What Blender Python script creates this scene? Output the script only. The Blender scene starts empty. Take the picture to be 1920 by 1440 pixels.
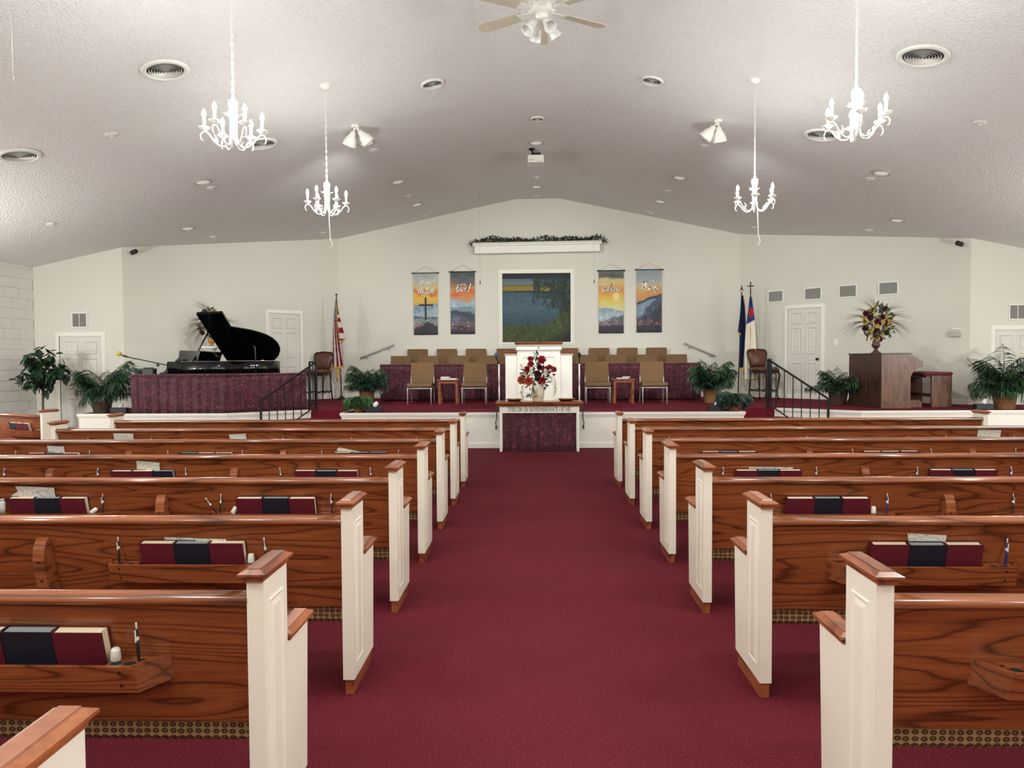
import bpy, math, random
import numpy as np
from mathutils import Vector, Matrix
rnd = random.Random(7)
PI = math.pi
scn = bpy.context.scene
COL = scn.collection

# ---------------------------------------------------------------- camera, world, lights, exposure
CAMH = 1.4109
cam = bpy.data.cameras.new('camera')
cam.sensor_fit = 'HORIZONTAL'; cam.sensor_width = 36.0; cam.lens = 36.0 * 1331.0 / 1920.0
cam.clip_start = 0.02; cam.clip_end = 100
cam_ob = bpy.data.objects.new('camera', cam); COL.objects.link(cam_ob)
yaw, pitch, roll = 0.0293, 0.0336, 0.006
fwd = Vector((-math.sin(yaw)*math.cos(pitch), math.cos(yaw)*math.cos(pitch), -math.sin(pitch)))
rgt = Vector((math.cos(yaw), math.sin(yaw), 0)); up = rgt.cross(fwd)
r2 = rgt*math.cos(roll) - up*math.sin(roll); u2 = rgt*math.sin(roll) + up*math.cos(roll)
m = Matrix((r2, u2, -fwd)).transposed().to_4x4(); m.translation = Vector((0, 0, CAMH))
cam_ob.matrix_world = m
scn.camera = cam_ob
w = bpy.data.worlds.new('world'); scn.world = w; w.use_nodes = True
w.node_tree.nodes['Background'].inputs[0].default_value = (0.9, 0.93, 1, 1)
w.node_tree.nodes['Background'].inputs[1].default_value = 0.0
scn.view_settings.view_transform = 'Standard'
try: scn.view_settings.look = 'None'
except Exception: pass
scn.view_settings.gamma = 1.0; scn.view_settings.use_curve_mapping = False
scn.view_settings.exposure = 0.0
BULB = 700.0
WARM = (0.955, 1.0, 0.955)
LWX, RWX = -9.17, 9.42
def lamp(x, y, z, watts, radius=0.2, kind='POINT', size=None, rot=(0, 0, 0), col=WARM):
    l = bpy.data.lights.new('room_lamp', kind); l.energy = watts; l.color = col
    if kind == 'POINT': l.shadow_soft_size = radius
    else:
        l.shape = 'RECTANGLE'; l.size, l.size_y = size
    o = bpy.data.objects.new('room_lamp', l); COL.objects.link(o); o.location = (x, y, z); o.rotation_euler = rot
    return o
# the further chandeliers of the two rows, over the pews behind the camera
for yy in (3.0, 0.4, -2.2):
    for xx in (-2.38, 2.62):
        lamp(xx, yy, 3.35, 125, 0.25)
# wall lamps along both side walls
for yy in (8.5, 4.4, -0.5):
    for xx in (LWX+0.85, RWX-0.85):
        lamp(xx, yy, 1.9, 225 if yy > 8 else 120, 0.16)
# the two twin floodlights under the ceiling, turned to the stage
for xx, tx in ((-2.37, (-4.2, 0.4)), (2.50, (4.5, -0.2))):
    for k, x2 in enumerate(tx):
        l = bpy.data.lights.new('flood_lamp', 'SPOT'); l.energy = 340; l.color = WARM; l.spot_size = 1.5; l.spot_blend = 0.8; l.shadow_soft_size = 0.06
        o = bpy.data.objects.new('flood_lamp', l); COL.objects.link(o); p0 = Vector((xx+(x2-xx)*0.03, 9.86, 4.36)); o.location = p0
        o.rotation_euler = (Vector((x2, 14.0, 1.6))-p0).to_track_quat('-Z', 'Y').to_euler()
scn.cycles.max_bounces = 8; scn.cycles.diffuse_bounces = 5; scn.cycles.glossy_bounces = 4
scn.cycles.caustics_reflective = False; scn.cycles.caustics_refractive = False
scn.cycles.sample_clamp_indirect = 4.0
scn.cycles.use_denoising = True

# ---------------------------------------------------------------- materials
def c(r, g, b):
    f = lambda v: (v/255/12.92) if v/255 <= 0.04045 else ((v/255+0.055)/1.055)**2.4
    return (f(r), f(g), f(b), 1.0)
MATS = {}
def new_mat(name):
    mt = bpy.data.materials.new(name); mt.use_nodes = True
    return mt, mt.node_tree.nodes, mt.node_tree.links, mt.node_tree.nodes['Principled BSDF']
def setin(b, k, v):
    if k in b.inputs: b.inputs[k].default_value = v
def plain(name, col, rough=0.5, metal=0.0, spec=0.5, bump=None, var=None, emit=None):
    """bump=(scale,strength,distance); var=(scale,amount) a mottled tone of the paint itself"""
    mt, N, L, b = new_mat(name)
    setin(b, 'Base Color', col); setin(b, 'Roughness', rough); setin(b, 'Metallic', metal); setin(b, 'Specular IOR Level', spec)
    if emit:
        setin(b, 'Emission Color', emit[0]); setin(b, 'Emission Strength', emit[1])
    tc = N.new('ShaderNodeTexCoord')
    n = N.new('ShaderNodeTexNoise'); L.new(tc.outputs['Object'], n.inputs['Vector'])
    n.inputs['Scale'].default_value = (var or (6, 0))[0]; n.inputs['Detail'].default_value = 3
    mx = N.new('ShaderNodeMixRGB'); mx.blend_type = 'MIX'
    a = (var or (6, 0.04))[1]
    mx.inputs[1].default_value = tuple(min(1, v*(1-a)) for v in col[:3]) + (1,)
    mx.inputs[2].default_value = tuple(min(1, v*(1+a)) for v in col[:3]) + (1,)
    L.new(n.outputs['Fac'], mx.inputs[0]); L.new(mx.outputs[0], b.inputs['Base Color'])
    if bump:
        n2 = N.new('ShaderNodeTexNoise'); L.new(tc.outputs['Object'], n2.inputs['Vector'])
        n2.inputs['Scale'].default_value = bump[0]; n2.inputs['Detail'].default_value = 3
        bp = N.new('ShaderNodeBump'); bp.inputs['Strength'].default_value = bump[1]; bp.inputs['Distance'].default_value = bump[2]
        L.new(n2.outputs['Fac'], bp.inputs['Height']); L.new(bp.outputs[0], b.inputs['Normal'])
    MATS[name] = mt
    return mt
def wood(name, light, mid, dark, rough=0.32, sc=(0.55, 2.0, 5.5), rings=9.0, coat=0.25, det=2.4):
    """plain-sawn grain: contour lines of a stretched smooth noise, running along local X"""
    mt, N, L, b = new_mat(name)
    tc = N.new('ShaderNodeTexCoord'); oi = N.new('ShaderNodeObjectInfo')
    mp = N.new('ShaderNodeMapping'); mp.inputs['Scale'].default_value = sc
    L.new(tc.outputs['Object'], mp.inputs['Vector'])
    ml = N.new('ShaderNodeMath'); ml.operation = 'MULTIPLY'; ml.inputs[1].default_value = 37.0
    L.new(oi.outputs['Random'], ml.inputs[0])
    n = N.new('ShaderNodeTexNoise'); n.noise_dimensions = '4D'; n.inputs['Scale'].default_value = 1.0
    n.inputs['Detail'].default_value = det; n.inputs['Roughness'].default_value = 0.42
    L.new(mp.outputs[0], n.inputs['Vector']); L.new(ml.outputs[0], n.inputs['W'])
    m1 = N.new('ShaderNodeMath'); m1.operation = 'MULTIPLY'; m1.inputs[1].default_value = rings
    L.new(n.outputs['Fac'], m1.inputs[0])
    fr = N.new('ShaderNodeMath'); fr.operation = 'FRACT'; L.new(m1.outputs[0], fr.inputs[0])
    rp = N.new('ShaderNodeValToRGB'); e = rp.color_ramp.elements
    e[0].position = 0.0; e[0].color = dark; e[1].position = 0.16; e[1].color = mid
    x = rp.color_ramp.elements.new(0.55); x.color = light
    x = rp.color_ramp.elements.new(0.90); x.color = mid
    x = rp.color_ramp.elements.new(1.0); x.color = dark
    L.new(fr.outputs[0], rp.inputs[0])
    mp2 = N.new('ShaderNodeMapping'); mp2.inputs['Scale'].default_value = (6, 60, 130); L.new(tc.outputs['Object'], mp2.inputs['Vector'])
    n2 = N.new('ShaderNodeTexNoise'); n2.inputs['Scale'].default_value = 1.0; n2.inputs['Detail'].default_value = 2
    L.new(mp2.outputs[0], n2.inputs['Vector'])
    rp2 = N.new('ShaderNodeValToRGB'); rp2.color_ramp.elements[0].position = 0.35; rp2.color_ramp.elements[0].color = (0.62, 0.56, 0.5, 1)
    rp2.color_ramp.elements[1].position = 0.6; rp2.color_ramp.elements[1].color = (1, 1, 1, 1)
    L.new(n2.outputs['Fac'], rp2.inputs[0])
    mx = N.new('ShaderNodeMixRGB'); mx.blend_type = 'MULTIPLY'; mx.inputs[0].default_value = 0.55
    L.new(rp.outputs[0], mx.inputs[1]); L.new(rp2.outputs[0], mx.inputs[2])
    L.new(mx.outputs[0], b.inputs['Base Color'])
    setin(b, 'Roughness', rough); setin(b, 'Coat Weight', coat); setin(b, 'Coat Roughness', 0.12)
    bp = N.new('ShaderNodeBump'); bp.inputs['Strength'].default_value = 0.08; bp.inputs['Distance'].default_value = 0.002
    L.new(n2.outputs['Fac'], bp.inputs['Height']); L.new(bp.outputs[0], b.inputs['Normal'])
    MATS[name] = mt
    return mt
def speckle(name, c0, c1, c2, scale, rough, bump):
    mt, N, L, b = new_mat(name)
    tc = N.new('ShaderNodeTexCoord')
    n = N.new('ShaderNodeTexNoise'); n.inputs['Scale'].default_value = scale; n.inputs['Detail'].default_value = 4; n.inputs['Roughness'].default_value = 0.75
    L.new(tc.outputs['Object'], n.inputs['Vector'])
    rp = N.new('ShaderNodeValToRGB'); e = rp.color_ramp.elements
    e[0].position = 0.36; e[0].color = c0; e[1].position = 0.52; e[1].color = c1
    x = e.new(0.68); x.color = c2
    L.new(n.outputs['Fac'], rp.inputs[0])
    n3 = N.new('ShaderNodeTexNoise'); n3.inputs['Scale'].default_value = 1.3; n3.inputs['Detail'].default_value = 4
    L.new(tc.outputs['Object'], n3.inputs['Vector'])
    hv = N.new('ShaderNodeMixRGB'); hv.blend_type = 'MULTIPLY'; hv.inputs[0].default_value = 0.35
    r3 = N.new('ShaderNodeValToRGB'); r3.color_ramp.elements[0].position = 0.3; r3.color_ramp.elements[0].color = (0.6, 0.6, 0.6, 1); r3.color_ramp.elements[1].position = 0.65
    L.new(n3.outputs['Fac'], r3.inputs[0]); L.new(rp.outputs[0], hv.inputs[1]); L.new(r3.outputs[0], hv.inputs[2])
    L.new(hv.outputs[0], b.inputs['Base Color'])
    setin(b, 'Roughness', rough); setin(b, 'Specular IOR Level', 0.15); setin(b, 'Sheen Weight', 0.0)
    bp = N.new('ShaderNodeBump'); bp.inputs['Strength'].default_value = bump; bp.inputs['Distance'].default_value = 0.004
    L.new(n.outputs['Fac'], bp.inputs['Height']); L.new(bp.outputs[0], b.inputs['Normal'])
    MATS[name] = mt
    return mt
def damask(name, c0, c1):
    """woven damask: curling leafy figure a shade lighter than its ground"""
    mt, N, L, b = new_mat(name)
    tc = N.new('ShaderNodeTexCoord'); uv = N.new('ShaderNodeUVMap')
    n0 = N.new('ShaderNodeTexNoise'); n0.inputs['Scale'].default_value = 9; n0.inputs['Detail'].default_value = 2
    L.new(uv.outputs[0], n0.inputs['Vector'])
    ad = N.new('ShaderNodeMixRGB'); ad.blend_type = 'ADD'; ad.inputs[0].default_value = 0.16
    L.new(uv.outputs[0], ad.inputs[1]); L.new(n0.outputs['Color'], ad.inputs[2])
    v = N.new('ShaderNodeTexVoronoi'); v.feature = 'F1'; v.inputs['Scale'].default_value = 15; v.inputs['Randomness'].default_value = 0.55
    L.new(ad.outputs[0], v.inputs['Vector'])
    wv = N.new('ShaderNodeTexWave'); wv.wave_type = 'RINGS'; wv.inputs['Scale'].default_value = 5; wv.inputs['Distortion'].default_value = 16; wv.inputs['Detail'].default_value = 3
    wv.inputs['Detail Scale'].default_value = 3.5
    L.new(uv.outputs[0], wv.inputs['Vector'])
    mm = N.new('ShaderNodeMath'); mm.operation = 'MULTIPLY_ADD'; mm.inputs[1].default_value = 0.7
    L.new(wv.outputs['Fac'], mm.inputs[0]); L.new(v.outputs['Distance'], mm.inputs[2])
    rp = N.new('ShaderNodeValToRGB'); rp.color_ramp.elements[0].position = 0.52; rp.color_ramp.elements[0].color = c1
    rp.color_ramp.elements[1].position = 0.66; rp.color_ramp.elements[1].color = c0
    L.new(mm.outputs[0], rp.inputs[0]); L.new(rp.outputs[0], b.inputs['Base Color'])
    setin(b, 'Roughness', 0.6); setin(b, 'Sheen Weight', 0.3); setin(b, 'Specular IOR Level', 0.3)
    MATS[name] = mt
    return mt
def attr_mat(name, rough=0.6, spec=0.4):
    mt, N, L, b = new_mat(name)
    a = N.new('ShaderNodeAttribute'); a.attribute_name = 'paint'
    L.new(a.outputs['Color'], b.inputs['Base Color']); setin(b, 'Roughness', rough); setin(b, 'Specular IOR Level', spec)
    MATS[name] = mt
    return mt
def ringcloth(name):
    """tan upholstery with small brown rings"""
    mt, N, L, b = new_mat(name)
    tc = N.new('ShaderNodeTexCoord')
    mp = N.new('ShaderNodeMapping'); mp.inputs['Scale'].default_value = (1, 1.0, 1.35); mp.inputs['Rotation'].default_value = (PI/2, 0, 0)
    L.new(tc.outputs['Object'], mp.inputs['Vector'])
    v = N.new('ShaderNodeTexVoronoi'); v.voronoi_dimensions = '2D'; v.inputs['Scale'].default_value = 38; v.inputs['Randomness'].default_value = 0.12
    L.new(mp.outputs[0], v.inputs['Vector'])
    rp = N.new('ShaderNodeValToRGB'); e = rp.color_ramp.elements
    e[0].position = 0.0; e[0].color = c(176, 128, 70); e[1].position = 0.16; e[1].color = c(64, 34, 18)
    for p, q in ((0.36, c(70, 38, 20)), (0.44, c(150, 118, 78)), (1.0, c(160, 128, 88))):
        x = e.new(p); x.color = q
    L.new(v.outputs['Distance'], rp.inputs[0]); L.new(rp.outputs[0], b.inputs['Base Color']); setin(b, 'Roughness', 0.85)
    MATS[name] = mt
    return mt
def weave(name, c0, c1, sc=60):
    mt, N, L, b = new_mat(name)
    tc = N.new('ShaderNodeTexCoord')
    k = N.new('ShaderNodeTexBrick'); k.inputs['Scale'].default_value = sc*0.16; k.inputs['Color1'].default_value = c0; k.inputs['Color2'].default_value = c1
    k.inputs['Mortar'].default_value = tuple(0.25*v for v in c0[:3]) + (1,); k.inputs['Mortar Size'].default_value = 0.025
    L.new(tc.outputs['UV'], k.inputs['Vector']); L.new(k.outputs['Color'], b.inputs['Base Color']); setin(b, 'Roughness', 0.75)
    bp = N.new('ShaderNodeBump'); bp.inputs['Strength'].default_value = 0.5; bp.inputs['Distance'].default_value = 0.01
    L.new(k.outputs['Fac'], bp.inputs['Height']); bp.invert = True; L.new(bp.outputs[0], b.inputs['Normal'])
    MATS[name] = mt
    return mt
def print_mat(name):
    """paper with rows of small print"""
    mt, N, L, b = new_mat(name)
    uv = N.new('ShaderNodeUVMap')
    br = N.new('ShaderNodeTexBrick'); br.inputs['Scale'].default_value = 14; br.offset = 0.37
    br.inputs['Color1'].default_value = c(168, 165, 156); br.inputs['Color2'].default_value = c(222, 218, 208); br.inputs['Mortar'].default_value = c(240, 237, 226)
    br.inputs['Mortar Size'].default_value = 0.055; br.inputs['Row Height'].default_value = 0.7; br.inputs['Brick Width'].default_value = 0.8
    L.new(uv.outputs[0], br.inputs['Vector']); L.new(br.outputs['Color'], b.inputs['Base Color']); setin(b, 'Roughness', 0.8)
    MATS[name] = mt
    return mt
plain('wall_paint', c(215, 211, 200), 0.75, bump=(55, 0.10, 0.01), var=(1.1, 0.035))
plain('block_paint', c(226, 224, 218), 0.7, bump=(45, 0.18, 0.01), var=(3, 0.04))
plain('ceiling_paint', c(230, 228, 226), 0.85, bump=(48, 1.0, 0.022), var=(20, 0.06))
plain('trim_paint', c(234, 230, 221), 0.38, var=(4, 0.02))
plain('pew_paint', c(240, 231, 216), 0.36, bump=(25, 0.04, 0.01), var=(5, 0.03))
plain('door_paint', c(216, 212, 204), 0.45, var=(3, 0.02))
plain('white_metal', c(236, 234, 228), 0.35, var=(8, 0.02))
plain('fixture_white', c(228, 226, 220), 0.45, var=(8, 0.02))
plain('vent_dark', c(62, 60, 58), 0.7)
plain('slat_grey', c(176, 173, 168), 0.5)
plain('chrome', c(204, 206, 208), 0.3, 0.35)
plain('brass', c(196, 150, 70), 0.3, 1.0)
plain('bronze', c(70, 52, 38), 0.4, 0.8)
plain('black_iron', c(22, 22, 23), 0.45, 0.3)
plain('black_plastic', c(20, 20, 23), 0.4)
plain('black_rubber', c(14, 14, 15), 0.8)
plain('piano_black', c(9, 9, 11), 0.08, spec=0.6)
plain('piano_satin', c(24, 24, 27), 0.22, spec=0.5)
plain('chair_cloth', c(112, 84, 56), 0.9, bump=(260, 0.3, 0.002), var=(120, 0.14))
plain('leather', c(92, 50, 34), 0.35, bump=(60, 0.08, 0.004), var=(9, 0.18))
plain('dark_wood', c(44, 28, 22), 0.35, var=(9, 0.2))
plain('maroon_cover', c(92, 20, 36), 0.5, bump=(300, 0.15, 0.001), var=(40, 0.08))
plain('black_cover', c(22, 24, 38), 0.5, bump=(300, 0.15, 0.001), var=(40, 0.1))
plain('cream_pages', c(236, 220, 190), 0.8, var=(90, 0.05))
plain('grey_pages', c(150, 152, 150), 0.7, var=(90, 0.08))
plain('white_plastic', c(232, 228, 220), 0.35)
plain('clear_plastic', c(200, 198, 190), 0.15)
plain('blue_pen', c(34, 34, 110), 0.3)
plain('red_cushion', c(98, 26, 40), 0.8, var=(60, 0.1))
plain('black_velvet', c(16, 15, 20), 0.85)
plain('tissue', c(240, 240, 240), 0.85, bump=(14, 0.3, 0.02))
plain('box_black', c(30, 29, 34), 0.5)
plain('soil', c(38, 28, 20), 0.95, bump=(60, 0.8, 0.02))
plain('leaf_green', c(38, 72, 40), 0.45, var=(14, 0.3))
plain('leaf_dark', c(27, 50, 34), 0.45, var=(14, 0.3))
plain('leaf_fern', c(56, 96, 48), 0.55, var=(20, 0.3))
plain('leaf_blue', c(44, 68, 58), 0.5, var=(20, 0.25))
plain('plume', c(104, 104, 92), 0.8, var=(30, 0.2))
plain('stem', c(64, 74, 40), 0.6)
plain('bark', c(92, 78, 62), 0.85, bump=(30, 0.6, 0.02), var=(12, 0.25))
plain('rose_red', c(150, 26, 34), 0.6, var=(30, 0.25))
plain('rose_dark', c(74, 18, 30), 0.6, var=(30, 0.3))
plain('flower_coral', c(186, 74, 56), 0.6, var=(30, 0.2))
plain('flower_yellow', c(204, 170, 96), 0.6, var=(24, 0.2))
plain('flower_white', c(236, 232, 216), 0.6)
plain('vase_shell', c(214, 206, 186), 0.4, var=(30, 0.08))
plain('urn_brown', c(70, 46, 36), 0.4, var=(14, 0.25))
plain('urn_gold', c(170, 122, 66), 0.45, var=(30, 0.25))
plain('ink', c(112, 96, 82), 0.6)
plain('letter_white', c(248, 245, 236), 0.6)
plain('gold_fringe', c(206, 156, 66), 0.7, bump=(120, 0.6, 0.004), var=(80, 0.2))
plain('frosted_glass', c(226, 228, 224), 0.2, var=(8, 0.02))
plain('lens_added_glow', c(224, 220, 210), 0.5, emit=((1, 0.96, 0.88, 1), 0.28))  # downlight lens: added glow imitates chandelier light caught in the reflector cone
plain('bulb_glow', (1, 1, 1, 1), 0.5, emit=((0.955, 1.0, 0.955, 1), BULB))
plain('candle_sleeve', c(238, 232, 218), 0.5)
plain('yellow_foam', c(200, 172, 62), 0.9, bump=(200, 0.4, 0.003))
plain('blue_foam', c(40, 70, 120), 0.9, bump=(200, 0.4, 0.003))
plain('organ_inside', c(12, 13, 18), 0.6)
plain('fan_blade', c(200, 190, 172), 0.5, var=(10, 0.08))
wood('pew_wood', c(154, 86, 47), c(141, 76, 41), c(88, 44, 23), sc=(0.62, 3.0, 6.5), rings=19.0, det=1.7)
wood('rail_wood', c(166, 98, 60), c(146, 84, 50), c(100, 54, 32), 0.2, sc=(0.5, 4, 9), rings=8, coat=0.9)
wood('cap_wood', c(168, 98, 58), c(148, 82, 48), c(106, 56, 32), 0.3, sc=(6, 1.2, 6), rings=5, coat=0.4)
wood('table_wood', c(150, 84, 46), c(130, 70, 38), c(86, 44, 24), 0.3)
wood('organ_wood', c(112, 72, 46), c(98, 60, 38), c(70, 40, 26), 0.4, sc=(5, 5, 0.5), rings=8, coat=0.1)
wood('organ_dark', c(78, 52, 40), c(68, 44, 34), c(50, 32, 25), 0.4, sc=(5, 5, 0.5), rings=8, coat=0.1)
speckle('carpet', c(76, 18, 27), c(103, 29, 41), c(134, 58, 62), 150, 0.95, 0.5)
speckle('stage_carpet', c(84, 16, 30), c(104, 24, 40), c(120, 40, 52), 150, 0.95, 0.4)
damask('damask', c(60, 15, 29), c(106, 40, 57))
ringcloth('pew_cloth')
weave('basket', c(168, 124, 72), c(134, 92, 50))
weave('basket_dark', c(96, 68, 48), c(70, 48, 34))
print_mat('printed_paper')
attr_mat('paint_print', 0.55)
attr_mat('paint_cloth', 0.75, 0.2)

# ---------------------------------------------------------------- mesh helpers
class MB:
    def __init__(s): s.v = []; s.f = []; s.mi = []; s.sm = []; s.uv = None
    def add(s, vs, fs, mi=0, sm=False, M=None):
        o = len(s.v)
        for p in vs:
            q = (M @ Vector(p)) if M is not None else p
            s.v.append((q[0], q[1], q[2]))
        for f in fs:
            s.f.append(tuple(i+o for i in f)); s.mi.append(mi); s.sm.append(sm)
        return s
    def box(s, x0, x1, y0, y1, z0, z1, mi=0, M=None, b=0.0):
        if b <= 0:
            vs = [(x, y, z) for z in (z0, z1) for y in (y0, y1) for x in (x0, x1)]
            return s.add(vs, [(0, 2, 3, 1), (4, 5, 7, 6), (0, 1, 5, 4), (2, 6, 7, 3), (0, 4, 6, 2), (1, 3, 7, 5)], mi, False, M)
        X, Y, Z = (x0, x1), (y0, y1), (z0, z1); vs = []; idx = {}
        for i in (0, 1):
            for j in (0, 1):
                for k in (0, 1):
                    sx, sy, sz = (1, -1)[i]*b, (1, -1)[j]*b, (1, -1)[k]*b
                    for a, p in enumerate(((X[i], Y[j]+sy, Z[k]+sz), (X[i]+sx, Y[j], Z[k]+sz), (X[i]+sx, Y[j]+sy, Z[k]))):
                        idx[i, j, k, a] = len(vs); vs.append(p)
        F = []
        for i in (0, 1):
            F.append([idx[i, j, k, 0] for j, k in ((0, 0), (0, 1), (1, 1), (1, 0))])
            F.append([idx[j, i, k, 1] for j, k in ((0, 0), (0, 1), (1, 1), (1, 0))])
            F.append([idx[j, k, i, 2] for j, k in ((0, 0), (0, 1), (1, 1), (1, 0))])
        for i in (0, 1):
            for j in (0, 1):
                F.append([idx[i, j, 0, 0], idx[i, j, 1, 0], idx[i, j, 1, 1], idx[i, j, 0, 1]])
                F.append([idx[i, 0, j, 0], idx[i, 1, j, 0], idx[i, 1, j, 2], idx[i, 0, j, 2]])
                F.append([idx[0, i, j, 1], idx[1, i, j, 1], idx[1, i, j, 2], idx[0, i, j, 2]])
                for k in (0, 1): F.append([idx[i, j, k, 0], idx[i, j, k, 1], idx[i, j, k, 2]])
        cen = Vector(((x0+x1)/2, (y0+y1)/2, (z0+z1)/2)); G = []
        for f in F:
            a, b_, d = (Vector(vs[i]) for i in f[:3])
            G.append(tuple(f) if (b_-a).cross(d-a).dot(a-cen) > 0 else tuple(reversed(f)))
        return s.add(vs, G, mi, False, M)
    def prism(s, poly, axis, a, b, mi=0, sm=False, M=None):
        """poly: 2-D outline in the two axes other than AXIS, extruded from a to b"""
        n = len(poly)
        def P(p, t): return {'x': (t, p[0], p[1]), 'y': (p[0], t, p[1]), 'z': (p[0], p[1], t)}[axis]
        vs = [P(p, a) for p in poly] + [P(p, b) for p in poly]
        ar = sum(poly[i][0]*poly[(i+1) % n][1]-poly[(i+1) % n][0]*poly[i][1] for i in range(n))
        flip = (ar > 0) ^ (axis == 'y') ^ (b < a)
        sides = [(i, (i+1) % n, n+(i+1) % n, n+i) for i in range(n)]
        caps = [tuple(range(n-1, -1, -1)), tuple(range(n, 2*n))]
        if not flip:
            sides = [tuple(reversed(f)) for f in sides]; caps = [tuple(reversed(f)) for f in caps]
        s.add(vs, sides, mi, sm, M); o = len(s.v)-2*n
        for f in caps: s.f.append(tuple(i+o for i in f)); s.mi.append(mi); s.sm.append(False)
        return s
    def lathe(s, prof, n=16, mi=0, M=None, sm=True, cap=True):
        vs = []; fs = []
        for r, z in prof:
            for i in range(n):
                a = 2*PI*i/n; vs.append((r*math.cos(a), r*math.sin(a), z))
        for j in range(len(prof)-1):
            for i in range(n):
                k = (i+1) % n; fs.append((j*n+i, j*n+k, (j+1)*n+k, (j+1)*n+i))
        s.add(vs, fs, mi, sm, M)
        if cap:
            o = len(s.v)-len(vs)
            for ring, rev in ((0, True), (len(prof)-1, False)):
                if prof[ring][0] > 1e-5:
                    f = tuple(o+ring*n+i for i in range(n)); s.f.append(tuple(reversed(f)) if rev else f); s.mi.append(mi); s.sm.append(False)
        return s
    def tube(s, pts, r, n=8, mi=0, M=None, sm=True, cap=True):
        pts = [Vector(p) for p in pts]; R = r if isinstance(r, (list, tuple)) else [r]*len(pts)
        vs = []; fs = []; prev = None
        for i, p in enumerate(pts):
            t = (pts[min(i+1, len(pts)-1)]-pts[max(i-1, 0)])
            t = t.normalized() if t.length > 1e-9 else Vector((0, 0, 1))
            if prev is None:
                a = Vector((0, 0, 1)) if abs(t.z) < 0.9 else Vector((1, 0, 0)); u = t.cross(a).normalized()
            else:
                u = (prev-t*prev.dot(t)); u = u.normalized() if u.length > 1e-6 else t.orthogonal().normalized()
            prev = u; v = t.cross(u)
            for k in range(n):
                a = 2*PI*k/n; q = p+(u*math.cos(a)+v*math.sin(a))*R[i]; vs.append(q[:])
        for i in range(len(pts)-1):
            for k in range(n):
                l = (k+1) % n; fs.append((i*n+k, i*n+l, (i+1)*n+l, (i+1)*n+k))
        s.add(vs, fs, mi, sm, M)
        if cap:
            o = len(s.v)-len(vs)
            s.f.append(tuple(o+k for k in reversed(range(n)))); s.mi.append(mi); s.sm.append(False)
            s.f.append(tuple(o+(len(pts)-1)*n+k for k in range(n))); s.mi.append(mi); s.sm.append(False)
        return s
    def ball(s, cx, cy, cz, rx, ry=None, rz=None, n=10, m=6, mi=0, M=None):
        ry = ry or rx; rz = rz or rx
        prof = [(math.sin(PI*j/m), -math.cos(PI*j/m)) for j in range(m+1)]
        T = Matrix.Translation((cx, cy, cz)) @ Matrix.Diagonal((rx, ry, rz, 1))
        if M is not None: T = M @ T
        return s.lathe(prof, n, mi, T, True, False)
    def leaf(s, M, l, wd, bend=0.2, mi=0, seg=3):
        """a pointed blade along local +Y, folded along its midrib"""
        vs = []; fs = []
        for i in range(seg+1):
            t = i/seg; hw = wd*0.5*math.sin(PI*min(1, 0.12+0.88*t))**0.8 if i < seg else 0.0
            y = l*t; z = -bend*l*t*t
            vs += [(-hw, y, z+hw*0.25), (0, y, z-hw*0.1), (hw, y, z+hw*0.25)]
        for i in range(seg):
            a = 3*i
            fs += [(a, a+1, a+4, a+3), (a+1, a+2, a+5, a+4)]
        return s.add(vs, fs, mi, True, M)
    def mesh(s, name, mats):
        me = bpy.data.meshes.new(name); me.from_pydata(s.v, [], s.f)
        for mt in (mats if isinstance(mats, (list, tuple)) else [mats]): me.materials.append(MATS[mt] if isinstance(mt, str) else mt)
        me.polygons.foreach_set('material_index', s.mi); me.polygons.foreach_set('use_smooth', s.sm)
        if s.uv is not None:
            ul = me.uv_layers.new(name='UVMap'); li = np.empty(len(me.loops), dtype=np.int32); me.loops.foreach_get('vertex_index', li)
            ul.data.foreach_set('uv', np.asarray(s.uv, dtype=np.float32)[li].ravel())
        me.update()
        return me
    def build(s, name, mats, parent=None, loc=None, rot=None):
        return place(s.mesh(name, mats), name, parent, loc, rot)
def place(me, name, parent=None, loc=None, rot=None, scale=None):
    o = bpy.data.objects.new(name, me); COL.objects.link(o)
    if parent: o.parent = parent
    if loc is not None: o.location = loc
    if rot is not None: o.rotation_euler = rot
    if scale is not None: o.scale = scale
    return o
def tag(o, label, cat, group=None, kind=None):
    o['label'] = label; o['category'] = cat
    if group: o['group'] = group
    if kind: o['kind'] = kind
    return o
def thing(name, label, cat, loc=(0, 0, 0), rz=0.0, group=None):
    o = bpy.data.objects.new(name, None); COL.objects.link(o); o.empty_display_size = 0.05
    o.location = loc; o.rotation_euler = (0, 0, rz)
    return tag(o, label, cat, group)
KIDS = {}
def kids(o): return [x for x in COL.objects if x.parent == o]
def cache(o):
    KIDS[o.name] = kids(o)
    for k in KIDS[o.name]: cache(k)
def clone(o, label=None, loc=None, rz=None, group=None, parent=None):
    if o.name not in KIDS: cache(o)
    n = o.copy(); COL.objects.link(n); KIDS[n.name] = []
    if parent: n.parent = parent
    if label: n['label'] = label
    if group: n['group'] = group
    if loc is not None: n.location = loc
    if rz is not None: n.rotation_euler = (0, 0, rz)
    for k in KIDS[o.name]: KIDS[n.name].append(clone(k, parent=n))
    return n
def struct(o):
    o['kind'] = 'structure'; return o
def R(axis, a): return Matrix.Rotation(a, 4, axis)
def T(x, y, z): return Matrix.Translation((x, y, z))
def frame(o, x, y=None, z=None):
    """matrix with given origin and column vectors"""
    M = Matrix.Identity(4)
    for i, v in enumerate((x, y, z)):
        v = Vector(v); M[0][i], M[1][i], M[2][i] = v
    M.translation = Vector(o); return M
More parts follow.
